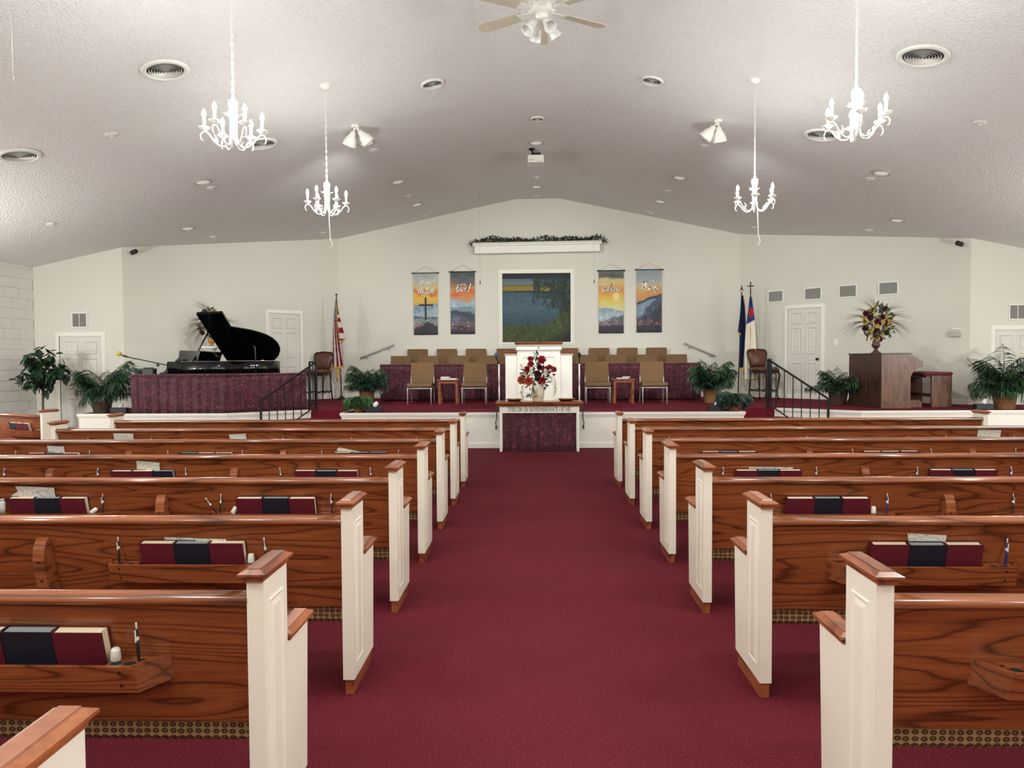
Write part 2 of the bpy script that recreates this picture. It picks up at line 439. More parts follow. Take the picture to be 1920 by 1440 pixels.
def aim(o, d, roll=0.0):
    """frame at o whose +Y runs along d"""
    d = Vector(d).normalized(); a = Vector((0, 0, 1)) if abs(d.z) < 0.95 else Vector((1, 0, 0))
    x = d.cross(a).normalized(); z = x.cross(d)
    return frame(o, x, d, z) @ R('Y', roll)
def lerp(a, b, t): return a+(b-a)*t

# ---------------------------------------------------------------- the room
RX = 0.125; ZP = 0.571; YB = 15.965
def cz(x): return 5.0 - 0.209*max(0.0, abs(x-RX)-0.5)
LW, RW, YF = -9.17, 9.42, 12.83
PL0, PL1, PR0, PR1 = (-4.36, YB), (-7.495, YF), (4.61, YB), (7.745, YF)
fl = MB().box(LW, RW, -5, 12.9, -0.05, 0)
struct(fl.build('floor', 'carpet'))
xs = [LW-0.1, RX-0.5, RX+0.5, RW+0.1]
mb = MB(); vs = []
for y in (-5.1, 16.1):
    for x in xs: vs.append((x, y, cz(x)))
for y in (-5.1, 16.1):
    for x in xs: vs.append((x, y, cz(x)+0.06))
F = []
for i in range(3):
    F += [(i, 4+i, 5+i, i+1), (8+i, 9+i, 13+i, 12+i)]
F += [(0, 1, 9, 8), (1, 2, 10, 9), (2, 3, 11, 10), (4, 12, 13, 5), (5, 13, 14, 6), (6, 14, 15, 7), (0, 8, 12, 4), (3, 7, 15, 11)]
mb.add(vs, F); struct(mb.build('ceiling', 'ceiling_paint'))
struct(MB().prism([(PL0[0]-0.1, 0), (PR0[0]+0.1, 0), (PR0[0]+0.1, cz(PR0[0])), (RX+0.5, 5.0), (RX-0.5, 5.0), (PL0[0]-0.1, cz(PL0[0]))], 'y', YB, YB+0.1).build('wall_back', 'wall_paint'))
def wall(name, p0, p1, mat='wall_paint', t=0.1, z0=0.0):
    a, b = Vector((p0[0], p0[1], 0)), Vector((p1[0], p1[1], 0)); d = (b-a).normalized(); n = Vector((d.y, -d.x, 0))  # n: away from the room
    q = [a, b, b+n*t, a+n*t]; h = [cz(p0[0]), cz(p1[0]), cz(p1[0]), cz(p0[0])]
    vs = [(v.x, v.y, z0) for v in q]+[(v.x, v.y, h[i]) for i, v in enumerate(q)]
    return struct(MB().add(vs, [(0, 1, 5, 4), (2, 3, 7, 6), (1, 2, 6, 5), (3, 0, 4, 7), (4, 5, 6, 7), (3, 2, 1, 0)]).build(name, mat))
wall('wall_back_left', PL1, PL0) if False else wall('wall_back_left', PL0, PL1)
wall('wall_back_right', PR1, PR0)
wall('wall_corner_left', PL1, (LW, YF))
wall('wall_corner_right', (RW, YF), PR1)
wl = wall('wall_left', (LW-0.006, YF), (LW-0.006, -5), 'block_paint')
wall('wall_right', (RW, -5), (RW, YF), 'block_paint')
rear = MB().prism([(LW, 0), (RW, 0), (RW, cz(RW)), (RX+0.5, 5), (RX-0.5, 5), (LW, cz(LW))], 'y', -5.1, -5.0); struct(rear.build('wall_rear', 'wall_paint'))
# painted concrete blocks of the left wall, each one with its joint, where the photograph shows them
BH, BL = 0.183, 0.366
blk = MB().box(-0.01, 0.012, 0.004, BL-0.004, 0.004, BH-0.004, b=0.004).mesh('block', 'block_paint')
for r in range(17):
    for k in range(5):
        y = YF-BL*(k+1)+(BL/2 if r % 2 else 0)
        if y+BL > YF+0.001:
            continue
        place(blk, 'block', wl, (LW-0.006, y, r*BH))
def strip(mb, pts, z0, z1, o0, o1, mi=0):
    """a board following PTS (its face on the right-hand side), from offset o0 to o1"""
    P = [Vector((p[0], p[1])) for p in pts]; nrm = []
    for i in range(len(P)):
        ns = []
        if i > 0: d = (P[i]-P[i-1]).normalized(); ns.append(Vector((d.y, -d.x)))
        if i < len(P)-1: d = (P[i+1]-P[i]).normalized(); ns.append(Vector((d.y, -d.x)))
        n = sum(ns, Vector((0, 0))).normalized(); nrm.append(n/max(0.3, n.dot(ns[0])))
    vs = []; F = []
    for i, p in enumerate(P):
        a, b = p+nrm[i]*o0, p+nrm[i]*o1
        vs += [(a.x, a.y, z0), (b.x, b.y, z0), (b.x, b.y, z1), (a.x, a.y, z1)]
    for i in range(len(P)-1):
        q = 4*i
        for k in range(4): F.append((q+k, q+4+k, q+4+(k+1) % 4, q+(k+1) % 4))
    F += [(0, 1, 2, 3), tuple(4*(len(P)-1)+k for k in (3, 2, 1, 0))]
    return mb.add(vs, [tuple(reversed(f)) for f in F], mi)
SL = [(-7.42, YF-0.02), (-7.42, 11.4), (-4.98, 11.4), (-3.86, 12.2)]
SC = [(-3.08, 12.2), (-3.08, 11.37), (3.34, 11.37), (3.34, 12.2)]
SR = [(4.12, 12.2), (5.22, 11.43), (RW-0.6, 11.43)]
outline = SL + SC + SR + [(RW-0.6, YF-0.02), (PR1[0], YF-0.02), (PR0[0], YB-0.02), (PL0[0], YB-0.02), (PL1[0], YF-0.02)]
stage = struct(MB().prism(outline, 'z', 0.001, ZP).build('stage_floor', 'stage_carpet'))
for nm, a, b, cx0 in (('L', SL[2], SL[3], SC[0][0]), ('R', SR[1], SR[0], SC[3][0])):
    for i, z in enumerate((0.143, 0.286, 0.428)):
        y0 = lerp(11.37, 12.2, i/3.0); y1 = 12.2
        f = lambda y: lerp(a[0], b[0], min(1, max(0, (y-a[1])/(b[1]-a[1]))))
        MB().prism([(cx0, y0), (f(y0), y0), (f(y1), y1), (cx0, y1)], 'z', 0.001 if i == 0 else (0.143, 0.286)[i-1], z).build('step', 'stage_carpet', stage)
sw = MB()
for p in (SL, SC, SR): strip(sw, p, 0.001, ZP, -0.02, 0.012)
struct(sw.build('wall_stage_front', 'trim_paint'))
sw = MB()
for p in (SL, SC, SR): strip(sw, p, ZP-0.038, ZP+0.004, 0.0, 0.034); strip(sw, p, ZP-0.06, ZP-0.038, 0.0, 0.022)
struct(sw.build('trim_1', 'trim_paint'))
sw = MB()
for p in (SL[1:], SC, SR): strip(sw, p, 0.002, 0.072, 0.012, 0.03); strip(sw, p, 0.072, 0.09, 0.012, 0.022)
struct(sw.build('baseboard_stage', 'trim_paint'))
sw = MB(); strip(sw, [PL1, PL0, PR0, PR1], ZP+0.001, ZP+0.085, 0.0, 0.015); strip(sw, [PL1, PL0, PR0, PR1], ZP+0.085, ZP+0.098, 0.0, 0.008)
struct(sw.build('baseboard_back', 'trim_paint'))

def door(n, origin, ang, w, h, knob):
    """origin: middle of the sill on the wall face; ang: turns local -Y towards the room"""
    d = bpy.data.objects.new('door_%d' % n, None); COL.objects.link(d); d.location = origin; d.rotation_euler = (0, 0, ang); struct(d)
    f = MB(); hw = w/2; cw = 0.075
    for t, (a, y) in enumerate(((0.0, 0.014), (0.02, 0.026))):
        f.box(-hw-cw+a*0.9, -hw-0.004, -y, 0, 0, h+0.004+cw-a*0.9); f.box(hw+0.004, hw+cw-a*0.9, -y, 0, 0, h+0.004+cw-a*0.9); f.box(-hw-0.004, hw+0.004, -y, 0, h+0.006, h+0.004+cw-a*0.9)
    f.build('frame', 'trim_paint', d)
    MB().box(-hw, hw, -0.004, 0.0, 0.004, h).build('slab', 'door_paint', d)
    pw = w*0.325; rows = ((0.83*h, 0.955*h), (0.495*h, 0.79*h), (0.10*h, 0.40*h))
    for sx in (-1, 1):
        for a, b in rows:
            cx = sx*w*0.225; p = MB(); o = 0.016
            x0, x1 = cx-pw/2, cx+pw/2
            qs = [((x0, a), (x1, b), -0.0045), ((x0+o*0.5, a+o*0.5), (x1-o*0.5, b-o*0.5), -0.020), ((x0+o, a+o), (x1-o, b-o), -0.018), ((x0+o*1.6, a+o*1.6), (x1-o*1.6, b-o*1.6), -0.0055), ((x0+o*2.4, a+o*2.4), (x1-o*2.4, b-o*2.4), -0.0055), ((x0+o*3.4, a+o*3.4), (x1-o*3.4, b-o*3.4), -0.013)]
            vs = [v for q0, q1, y in qs for v in ((q0[0], y, q0[1]), (q1[0], y, q0[1]), (q1[0], y, q1[1]), (q0[0], y, q1[1]))]
            p.add(vs, [(4*i+k, 4*i+(k+1) % 4, 4*i+4+(k+1) % 4, 4*i+4+k) for i in range(5) for k in range(4)]+[(20, 21, 22, 23)])
            p.build('panel', 'door_paint', d)
    if knob:
        MB().lathe([(0.026, 0), (0.026, 0.006), (0.009, 0.012), (0.009, 0.03), (0.024, 0.036), (0.028, 0.05), (0.018, 0.062), (0.0, 0.064)], 12, 0, T(knob*(hw-0.06), -0.004, 0.44*h) @ R('X', PI/2)).build('knob', 'bronze', d)
    return d
def on_wall(p0, ang, u, z=0.0, off=0.0):
    """a point u along the angled wall from p0"""
    s = -1 if ang < 0 else 1
    d = Vector((s, -1)).normalized(); n = Vector((-s, -1)).normalized()
    return (p0[0]+d.x*u+n.x*off, p0[1]+d.y*u+n.y*off, z)
AL, AR = PI/4, -PI/4       # turn of the left and right angled walls
WL = lambda u, z=0.0, off=0.0: on_wall(PL0, -1, u, z, off)
WR = lambda u, z=0.0, off=0.0: on_wall(PR0, 1, u, z, off)
door(1, (-8.30, YF, 0.0), 0, 0.785, 1.89, 0)
door(2, WL(1.318, ZP), AL, 0.684, 1.855, -1)
door(3, WR(1.457, ZP), AR, 0.69, 1.875, 1)
door(4, (8.56, YF, 0.0), 0, 0.78, 1.89, 0)

# ---------------------------------------------------------------- pews
SCREW = MB().lathe([(0.0045, -0.001), (0.0045, 0.001)], 8).mesh('screw', 'bronze')
def pew_parts(root, Lx, rack_x, brace_x):
    H = Lx/2
    bk = MB()   # leaning back: face from (y .022, z .735) to (y .118, z .335)
    bk.prism([(0.022, 0.735), (0.118, 0.335), (0.140, 0.335), (0.044, 0.735)], 'x', -H+0.048, H-0.048)
    bk.build('back_panel', 'pew_wood', root)
    rl = MB(); pr = [(0.0, 0.728), (-0.004, 0.738), (-0.001, 0.749), (0.008, 0.757), (0.022, 0.761), (0.038, 0.758), (0.050, 0.750), (0.054, 0.738), (0.048, 0.728)]
    rl.prism(pr, 'x', -H+0.048, H-0.048, sm=True); rl.build('top_rail', 'rail_wood', root)
    st = MB(); st.box(-H+0.05, H-0.05, 0.142, 0.43, 0.256, 0.365, b=0.018); st.build('seat_cushion', 'pew_cloth', root)
    for sx in (-1, 1):
        e = MB(); x0, x1 = (sx*H, sx*(H-0.048))
        prof = [(0.0, 0.067), (0.0, 0.797), (0.186, 0.797), (0.186, 0.548), (0.378, 0.548), (0.352, 0.067)]
        e.prism(prof, 'x', min(x0, x1), max(x0, x1)); E_ = e.build('end_panel', 'pew_paint', root)
        def cap(y0, y1, z, nm):
            q = MB(); a, b = min(x0, x1), max(x0, x1); g = 0.016
            lv = [(0.003, 0.0), (0.003, 0.010), (g, 0.018), (g, 0.025), (-0.004, 0.034), (-0.005, 0.037)]
            vs = []; F = []
            for o, dz in lv: vs += [(a-o, y0-o, z+dz), (b+o, y0-o, z+dz), (b+o, y1+o*0.8, z+dz), (a-o, y1+o*0.8, z+dz)]
            for i in range(len(lv)-1):
                for k in range(4): F.append((4*i+k, 4*i+(k+1) % 4, 4*i+4+(k+1) % 4, 4*i+4+k))
            F += [(3, 2, 1, 0), tuple(4*(len(lv)-1)+k for k in range(4))]
            return q.add(vs, F).build(nm, 'cap_wood', E_)
        cap(-0.012, 0.19, 0.797, 'post_cap'); cap(0.204, 0.386, 0.548, 'arm_cap')
        xo = sx*H; s = sx
        q = MB(); y0, y1, z0, z1 = 0.036, 0.150, 0.125, 0.735
        for (r0, h0), (r1, h1) in (((0.0, 0.0), (0.006, 0.004)), ((0.006, 0.004), (0.016, -0.001)), ((0.016, -0.001), (0.032, 0.004))):
            A = [(xo+s*h0, y0+r0, z0+r0), (xo+s*h0, y1-r0, z0+r0), (xo+s*h0, y1-r0, z1-r0), (xo+s*h0, y0+r0, z1-r0)]
            B = [(xo+s*h1, y0+r1, z0+r1), (xo+s*h1, y1-r1, z0+r1), (xo+s*h1, y1-r1, z1-r1), (xo+s*h1, y0+r1, z1-r1)]
            q.add(A+B, [(k, (k+1) % 4, 4+(k+1) % 4, 4+k) if s > 0 else (4+k, 4+(k+1) % 4, (k+1) % 4, k) for k in range(4)])
        f = [(xo+s*0.004, y0+0.032, z0+0.032), (xo+s*0.004, y1-0.032, z0+0.032), (xo+s*0.004, y1-0.032, z1-0.032), (xo+s*0.004, y0+0.032, z1-0.032)]
        q.add(f, [(0, 1, 2, 3) if s > 0 else (3, 2, 1, 0)]); q.build('raised_panel', 'pew_paint', E_)
        MB().box(min(x0, x1)+0.006, max(x0, x1)-0.006, 0.012, 0.335, 0.001, 0.067).build('base_block', 'cap_wood', E_)
    for x in brace_x:
        b = MB(); pr = [(0.072, 0.33), (0.118, 0.335), (0.042, 0.655), (0.030, 0.663), (0.015, 0.650), (0.002, 0.62), (-0.004, 0.57), (0.02, 0.45)]
        b.prism(pr, 'x', x-0.025, x+0.025, sm=False)
        b.lathe([(0.005, -0.0015), (0.005, 0.0015)], 8, 1, T(x, -0.0035, 0.565) @ R('X', PI/2)); b.lathe([(0.005, -0.0015), (0.005, 0.0015)], 8, 1, T(x+0.001, 0.0125, 0.48) @ R('X', PI/2))
        b.build('back_brace', ['rail_wood', 'bronze'], root)
    for x in rack_x:
        yb = lambda z: 0.022+(0.735-z)*0.24   # panel face at height z
        k = MB(); z0, z1 = 0.482, 0.562
        fy0, fy1 = -0.013, -0.032            # front board leans out a little at its top
        k.prism([(fy0, z0), (fy1, z1), (fy1+0.014, z1), (fy0+0.014, z0)], 'x', x-0.335, x+0.335)
        for s in (-1, 1):
            a = [(x+s*0.335, fy0, z0), (x+s*0.388, yb(z0), z0), (x+s*0.388, yb(z1), z1), (x+s*0.335, fy1, z1)]
            b = [(p[0]-s*0.014, p[1]+0.004, p[2]) for p in a]
            F = [(0, 1, 2, 3), (7, 6, 5, 4), (3, 2, 6, 7), (0, 4, 5, 1), (1, 5, 6, 2), (0, 3, 7, 4)]
            k.add(a+b, F if s > 0 else [tuple(reversed(f)) for f in F])
        k.prism([(fy0+0.012, z0), (fy0+0.012, z0+0.008), (yb(z0), z0+0.008), (yb(z0), z0)], 'x', x-0.34, x+0.34)
        K = k.build('book_rack', 'pew_wood', root)
        for s in (-1, 1):
            p = MB(); o = [(x+s*0.235, -0.018), (x+s*0.335, -0.018), (x+s*0.378, 0.058), (x+s*0.235, 0.058)]
            p.prism(o, 'z', z1-0.022, z1-0.006)
            for hx, r in ((0.262, 0.017), (0.302, 0.017)):
                p.lathe([(r+0.004, -0.0005), (r+0.004, 0.002), (r, 0.002), (r, -0.0002)], 12, 0, T(x+s*hx, 0.006, z1-0.006), cap=False)
                p.lathe([(r, 0.0), (r, 0.0012)], 12, 1, T(x+s*hx, 0.006, z1-0.006))
            p.lathe([(0.006, 0), (0.006, 0.0012)], 8, 1, T(x+s*0.322, 0.034, z1-0.006))
            p.build('cup_block', ['cap_wood', 'black_rubber'], K)
        for s in (-1, 1):
            for z in (0.505, 0.545):
                place(SCREW, 'screw', K, (x+s*0.29, fy0+(fy1-fy0)*(z-z0)/(z1-z0)-0.0008, z), (PI/2, 0, 0))
ORD = ['front', 'second', 'third', 'fourth', 'fifth', 'sixth', 'seventh', 'rearmost']
LEFT = {'x': -2.7575, 'racks': (-1.325, 0.0, 1.305), 'side': 'piano-side'}
RIGHT = {'x': 2.9335, 'racks': (-1.31, 0.0, 1.315), 'side': 'organ-side'}
proto = thing('pew', 'oak pew with white end panels', 'pew', (0, 0, 0), 0, 'oak pews beside the aisle')
pew_parts(proto, 4.0, (-1.315, 0.0, 1.31), (-0.662, 0.656)); cache(proto)
PEWY = {}
first = True
for side, spec, ks in (('L', LEFT, range(0, 8)), ('R', RIGHT, range(1, 8))):
    for k in ks:
        y = (0.9682+0.98*k) if side == 'L' else (0.9623+0.9811*k)
        n = ORD[7-k]
        lab = 'oak pew with white ends, %s of the %s bank counted from the stage' % (n, spec['side'])
        if k == 0: lab = 'oak pew nearest the viewer, one white end with wooden cap in sight'
        if first: proto['label'] = lab; proto.location = (spec['x'], y, 0); first = False; o = proto
        else: o = clone(proto, lab, (spec['x'], y, 0))
        PEWY[side, k] = y
sp = thing('pew', 'short oak pew turned towards the stage beside the potted ficus', 'pew', (0, 0, 0), math.radians(-27), 'oak pews beside the aisle')
pew_parts(sp, 2.5, (0.72,), (-0.2,)); cache(sp)
ca, sa = math.cos(math.radians(-27)), math.sin(math.radians(-27))
def sideloc(px, py, lx, ly): return (px-(ca*lx-sa*ly), py-(sa*lx+ca*ly), 0)
sp.location = sideloc(-6.06, 8.58, 1.25, 0.0); SPL = sp.location.copy()
clone(sp, 'turned side pew of which only a white arm tip shows', sideloc(-5.68, 7.62, 1.25, 0.39))

# ---------------------------------------------------------------- books, pens and papers in the racks
BW, BHT, BT = 0.146, 0.166, 0.036
def book_meshes(cov, pag):
    a = MB(); t = 0.003
    a.box(-BW/2, BW/2, -BT, -BT+t, 0, BHT); a.box(-BW/2, BW/2, -t, 0, 0, BHT)
    a.prism([(-BW/2+0.001, -BT+t), (-BW/2+0.001, -t), (-BW/2-0.004, -BT*0.3), (-BW/2-0.005, -BT*0.5), (-BW/2-0.004, -BT*0.7)], 'z', 0, BHT)
    p = MB(); p.prism([(-BW/2+0.004, -BT+t), (-BW/2+0.004, -t), (BW/2-0.004, -t), (BW/2-0.009, -BT*0.5), (BW/2-0.004, -BT+t)], 'z', 0.003, BHT-0.004)
    return a.mesh('cover', cov), p.mesh('pages', pag)
KIND = {'M': ('maroon', book_meshes('maroon_cover', 'cream_pages')), 'B': ('black', book_meshes('black_cover', 'grey_pages')), 'D': ('dark', book_meshes('black_cover', 'cream_pages'))}
TH = math.atan(0.24)
def rack_pt(side, k, r, dx, z, off=0.0):
    spec = LEFT if side == 'L' else RIGHT
    return (spec['x']+(-1.315, 0.0, 1.31)[r]+dx, PEWY[side, k]+0.022+(0.735-z)*0.24-off, z)
def rackname(side, k, r):
    i = (2-r) if side == 'L' else r
    return '%s rack of %s %s pew' % (('aisle', 'middle', 'outer')[i], ORD[7-k], 'piano-side' if side == 'L' else 'organ-side')
def book(kind, loc, lab, rz=0.0, tilt=0.0):
    col, (mc, mp) = KIND[kind]
    b = thing('hymnal', lab, 'book', loc, 0, 'hymnals in the pew racks'); b.rotation_euler = (TH+rnd.uniform(-0.006, 0.02), tilt, rz)
    place(mc, 'cover', b); place(mp, 'pages', b)
POS = ('left', 'middle', 'right')
def trio(side, k, r, kinds, dx=(-0.149, 0.0, 0.149)):
    ks = [q for q in kinds if q != '-']
    for i, q in enumerate(kinds):
        if q == '-': continue
        z = 0.4915
        book(q, rack_pt(side, k, r, dx[i]+rnd.uniform(-0.001, 0.001), z, 0.003), '%s hymnal, %s of %s, in %s' % (KIND[q][0], POS[i], 'three' if len(ks) == 3 else 'two' if len(ks) == 2 else 'the set', rackname(side, k, r)))
pen_bm = {}
def pen_mesh(body):
    if body not in pen_bm:
        a = MB(); a.lathe([(0.0012, -0.002), (0.0042, 0.012), (0.0048, 0.05), (0.0044, 0.098)], 8)
        q = MB(); q.lathe([(0.0048, 0.066), (0.0054, 0.067), (0.0054, 0.076), (0.0048, 0.077)], 8, 0, cap=False); q.lathe([(0.0028, 0.096), (0.0028, 0.114), (0.0020, 0.117), (0.0, 0.117)], 8)
        q.box(-0.0016, 0.0016, -0.0075, -0.0055, 0.062, 0.096)
        pen_bm[body] = (a.mesh('barrel', body), q.mesh('clip_and_button', 'white_plastic'))
    return pen_bm[body]
def pen(side, k, r, s, body='black_plastic', lean=None, dx=None, extra=''):
    a, q = pen_mesh(body)
    x, y, z = rack_pt(side, k, r, s*0.318 if dx is None else dx, 0.55, 0.044)
    p = thing('ballpoint_pen', '%s%s pen at the %s end of %s' % (extra, 'blue' if body == 'blue_pen' else 'black', POS[0] if s < 0 else POS[2], rackname(side, k, r)), 'pen', (x, y, z), 0, 'pens in the pew racks')
    p.rotation_euler = (-0.05, (-0.10 if side == 'L' else 0.12) if lean is None else lean, rnd.uniform(-0.5, 0.5))
    place(a, 'barrel', p); place(q, 'clip', p)
def paper(side, k, r, dx, w, h, z, what, rot=0.0, off=0.006, cut=None):
    n = 6; mb = MB(); uv = []
    pts = cut or [(-w/2, 0), (w/2, 0), (w/2, h), (-w/2, h)]
    front = [(p[0], -0.0005*i-0.004*math.sin(3*p[0]/w), p[1]) for i, p in enumerate(pts)]
    vs = front+[(p[0], p[1]+0.0012, p[2]) for p in front]; m_ = len(pts)
    F = [tuple(range(m_)), tuple(range(2*m_-1, m_-1, -1))]+[(i, m_+i, m_+(i+1) % m_, (i+1) % m_) for i in range(m_)]
    mb.add(vs, F); mb.uv = [(v[0]/w+0.5, v[2]/w) for v in vs]
    o = mb.build('bulletin', 'printed_paper'); o.location = rack_pt(side, k, r, dx, z, off); o.rotation_euler = (TH, rot, 0)
    tag(o, '%s sticking up in %s' % (what, rackname(side, k, r)), 'paper', 'bulletins in the pew racks')
cup_me = MB().lathe([(0.013, 0), (0.0145, 0.004), (0.012, 0.034), (0.010, 0.038), (0.0, 0.039)], 12).mesh('cup', 'white_plastic')
def cup(side, k, r, dx, z=0.558, off=0.036, tilt=(0.0, 0.0)):
    o = place(cup_me, 'communion_cup', None, rack_pt(side, k, r, dx, z, off), (tilt[0], tilt[1], 0))
    tag(o, 'small white cup upside down in %s' % rackname(side, k, r), 'cup', 'small cups in the pew racks')
L3 = {  # (side, pew, rack): hymnals
 ('L', 1, 2): 'MBM', ('L', 2, 2): 'MBM', ('L', 3, 2): 'MBM', ('L', 3, 1): 'MBM', ('L', 4, 2): 'MBM', ('L', 4, 1): 'MMB', ('L', 5, 2): 'MBB', ('L', 5, 1): 'BMM', ('L', 5, 0): 'MBM',
 ('L', 6, 2): 'M-D', ('L', 6, 1): 'MBM', ('L', 6, 0): 'M-D', ('L', 7, 2): '-MM', ('L', 7, 1): 'MBM', ('L', 7, 0): '--M',
 ('R', 2, 0): 'MBM', ('R', 3, 0): 'MBM', ('R', 4, 0): 'MBM', ('R', 4, 1): 'MBM', ('R', 5, 0): 'MBM', ('R', 5, 1): 'MDM', ('R', 6, 0): 'MBM', ('R', 6, 1): 'MDM', ('R', 6, 2): 'MDM',
 ('R', 7, 0): 'M--', ('R', 7, 1): 'MBM', ('R', 7, 2): 'MBM'}
for (s, k, r), kd in L3.items(): trio(s, k, r, kd)
for s, k, r, e in (('L', 1, 2, 1), ('L', 2, 2, -1), ('L', 2, 2, 1), ('L', 3, 2, 1), ('L', 3, 1, 1), ('L', 4, 2, -1), ('L', 4, 2, 1), ('L', 4, 1, -1), ('L', 4, 1, 1), ('L', 4, 0, 1), ('L', 5, 2, -1),
                   ('L', 5, 1, -1), ('L', 5, 1, 1), ('L', 5, 0, -1), ('L', 5, 0, 1), ('L', 6, 2, -1), ('L', 6, 2, 1), ('L', 6, 1, 1), ('L', 6, 0, -1), ('L', 6, 0, 1), ('L', 7, 2, -1), ('L', 7, 2, 1),
                   ('R', 3, 0, -1), ('R', 3, 1, -1), ('R', 4, 0, -1), ('R', 4, 0, 1), ('R', 5, 1, -1), ('R', 5, 1, 1), ('R', 5, 2, -1), ('R', 6, 1, -1), ('R', 6, 2, -1), ('R', 6, 2, 1), ('R', 6, 0, -1), ('R', 7, 2, 1), ('R', 7, 1, -1)): pen(s, k, r, e)
for s, k, r, e in (('R', 2, 0, 1), ('R', 3, 0, 1), ('R', 4, 1, -1), ('R', 4, 1, 1)): pen(s, k, r, e, 'blue_pen')
pen('L', 3, 2, -1, lean=-0.55, dx=-0.335, extra='slanting '); pen('L', 3, 2, -1, lean=0.05, dx=-0.32, extra='upright ')
pen('L', 5, 2, 1, lean=0.02)
paper('L', 2, 2, 0.005, 0.27, 0.05, 0.612, 'thin white booklet edge', 0.02)
paper('L', 3, 1, -0.085, 0.24, 0.11, 0.600, 'white bulletin with music staves', 0.03, 0.003)
paper('L', 3, 1, -0.110, 0.22, 0.10, 0.598, 'creased bulletin with a pointed corner', 0.0, 0.007, [(-0.11, 0.02), (0.11, 0.0), (0.07, 0.05), (0.04, 0.098), (-0.06, 0.09), (-0.11, 0.06)])
paper('L', 4, 1, 0.03, 0.17, 0.13, 0.585, 'tilted printed bulletin', 0.08)
paper('L', 5, 0, 0.015, 0.15, 0.11, 0.598, 'printed bulletin', 0.03)
paper('L', 5, 2, -0.075, 0.25, 0.11, 0.598, 'slanting bulletin corner', 0.0, 0.006, [(-0.125, 0.0), (0.125, 0.03), (0.125, 0.042), (-0.10, 0.09), (-0.125, 0.08)])
paper('L', 6, 0, 0.055, 0.20, 0.17, 0.55, 'open printed bulletin', 0.0, 0.05)
paper('L', 6, 1, -0.14, 0.17, 0.12, 0.585, 'folded printed bulletin', -0.06)
paper('R', 2, 0, -0.01, 0.18, 0.10, 0.585, 'spiral-edged booklet', 0.03, 0.002)
paper('R', 4, 0, 0.02, 0.30, 0.10, 0.566, 'cream booklet edge', 0.0, 0.003)
paper('R', 7, 0, 0.01, 0.20, 0.13, 0.555, 'folded printed bulletin', 0.0, 0.05, [(-0.10, 0.0), (0.10, 0.0), (0.10, 0.125), (-0.04, 0.12), (-0.10, 0.085)])
paper('R', 6, 2, 0.10, 0.21, 0.15, 0.575, 'printed bulletin', 0.03, 0.004)
cup('L', 1, 2, 0.247, tilt=(0.25, 0.15)); cup('L', 2, 2, 0.247); cup('L', 3, 1, 0.247, tilt=(0, 0.9)); cup('L', 3, 2, -0.25, tilt=(0, 0.5)); cup('R', 3, 0, 0.25)
v = thing('glass_vial', 'small clear tube standing in middle rack of fifth piano-side pew', 'vial', rack_pt('L', 3, 1, -0.262, 0.558, 0.045))
MB().lathe([(0.014, 0), (0.015, 0.03), (0.015, 0.06), (0.012, 0.07)], 12).build('tube', 'clear_plastic', v); MB().lathe([(0.012, 0.07), (0.012, 0.082), (0, 0.083)], 12).build('stopper', 'slat_grey', v)
# hymnals in the rack of the turned side pew
for i, (q, x, nm) in enumerate((('D', 0.585, 'left'), ('M', 0.735, 'middle'), ('M', 0.885, 'right'))):
    lx, ly, z = x-0.06, 0.022+(0.735-0.4915)*0.24-0.003, 0.4915
    book(q, (SPL.x+ca*lx-sa*ly, SPL.y+sa*lx+ca*ly, z), '%s hymnal, %s of three, in the turned pew by the ficus' % (KIND[q][0], nm), math.radians(-27))

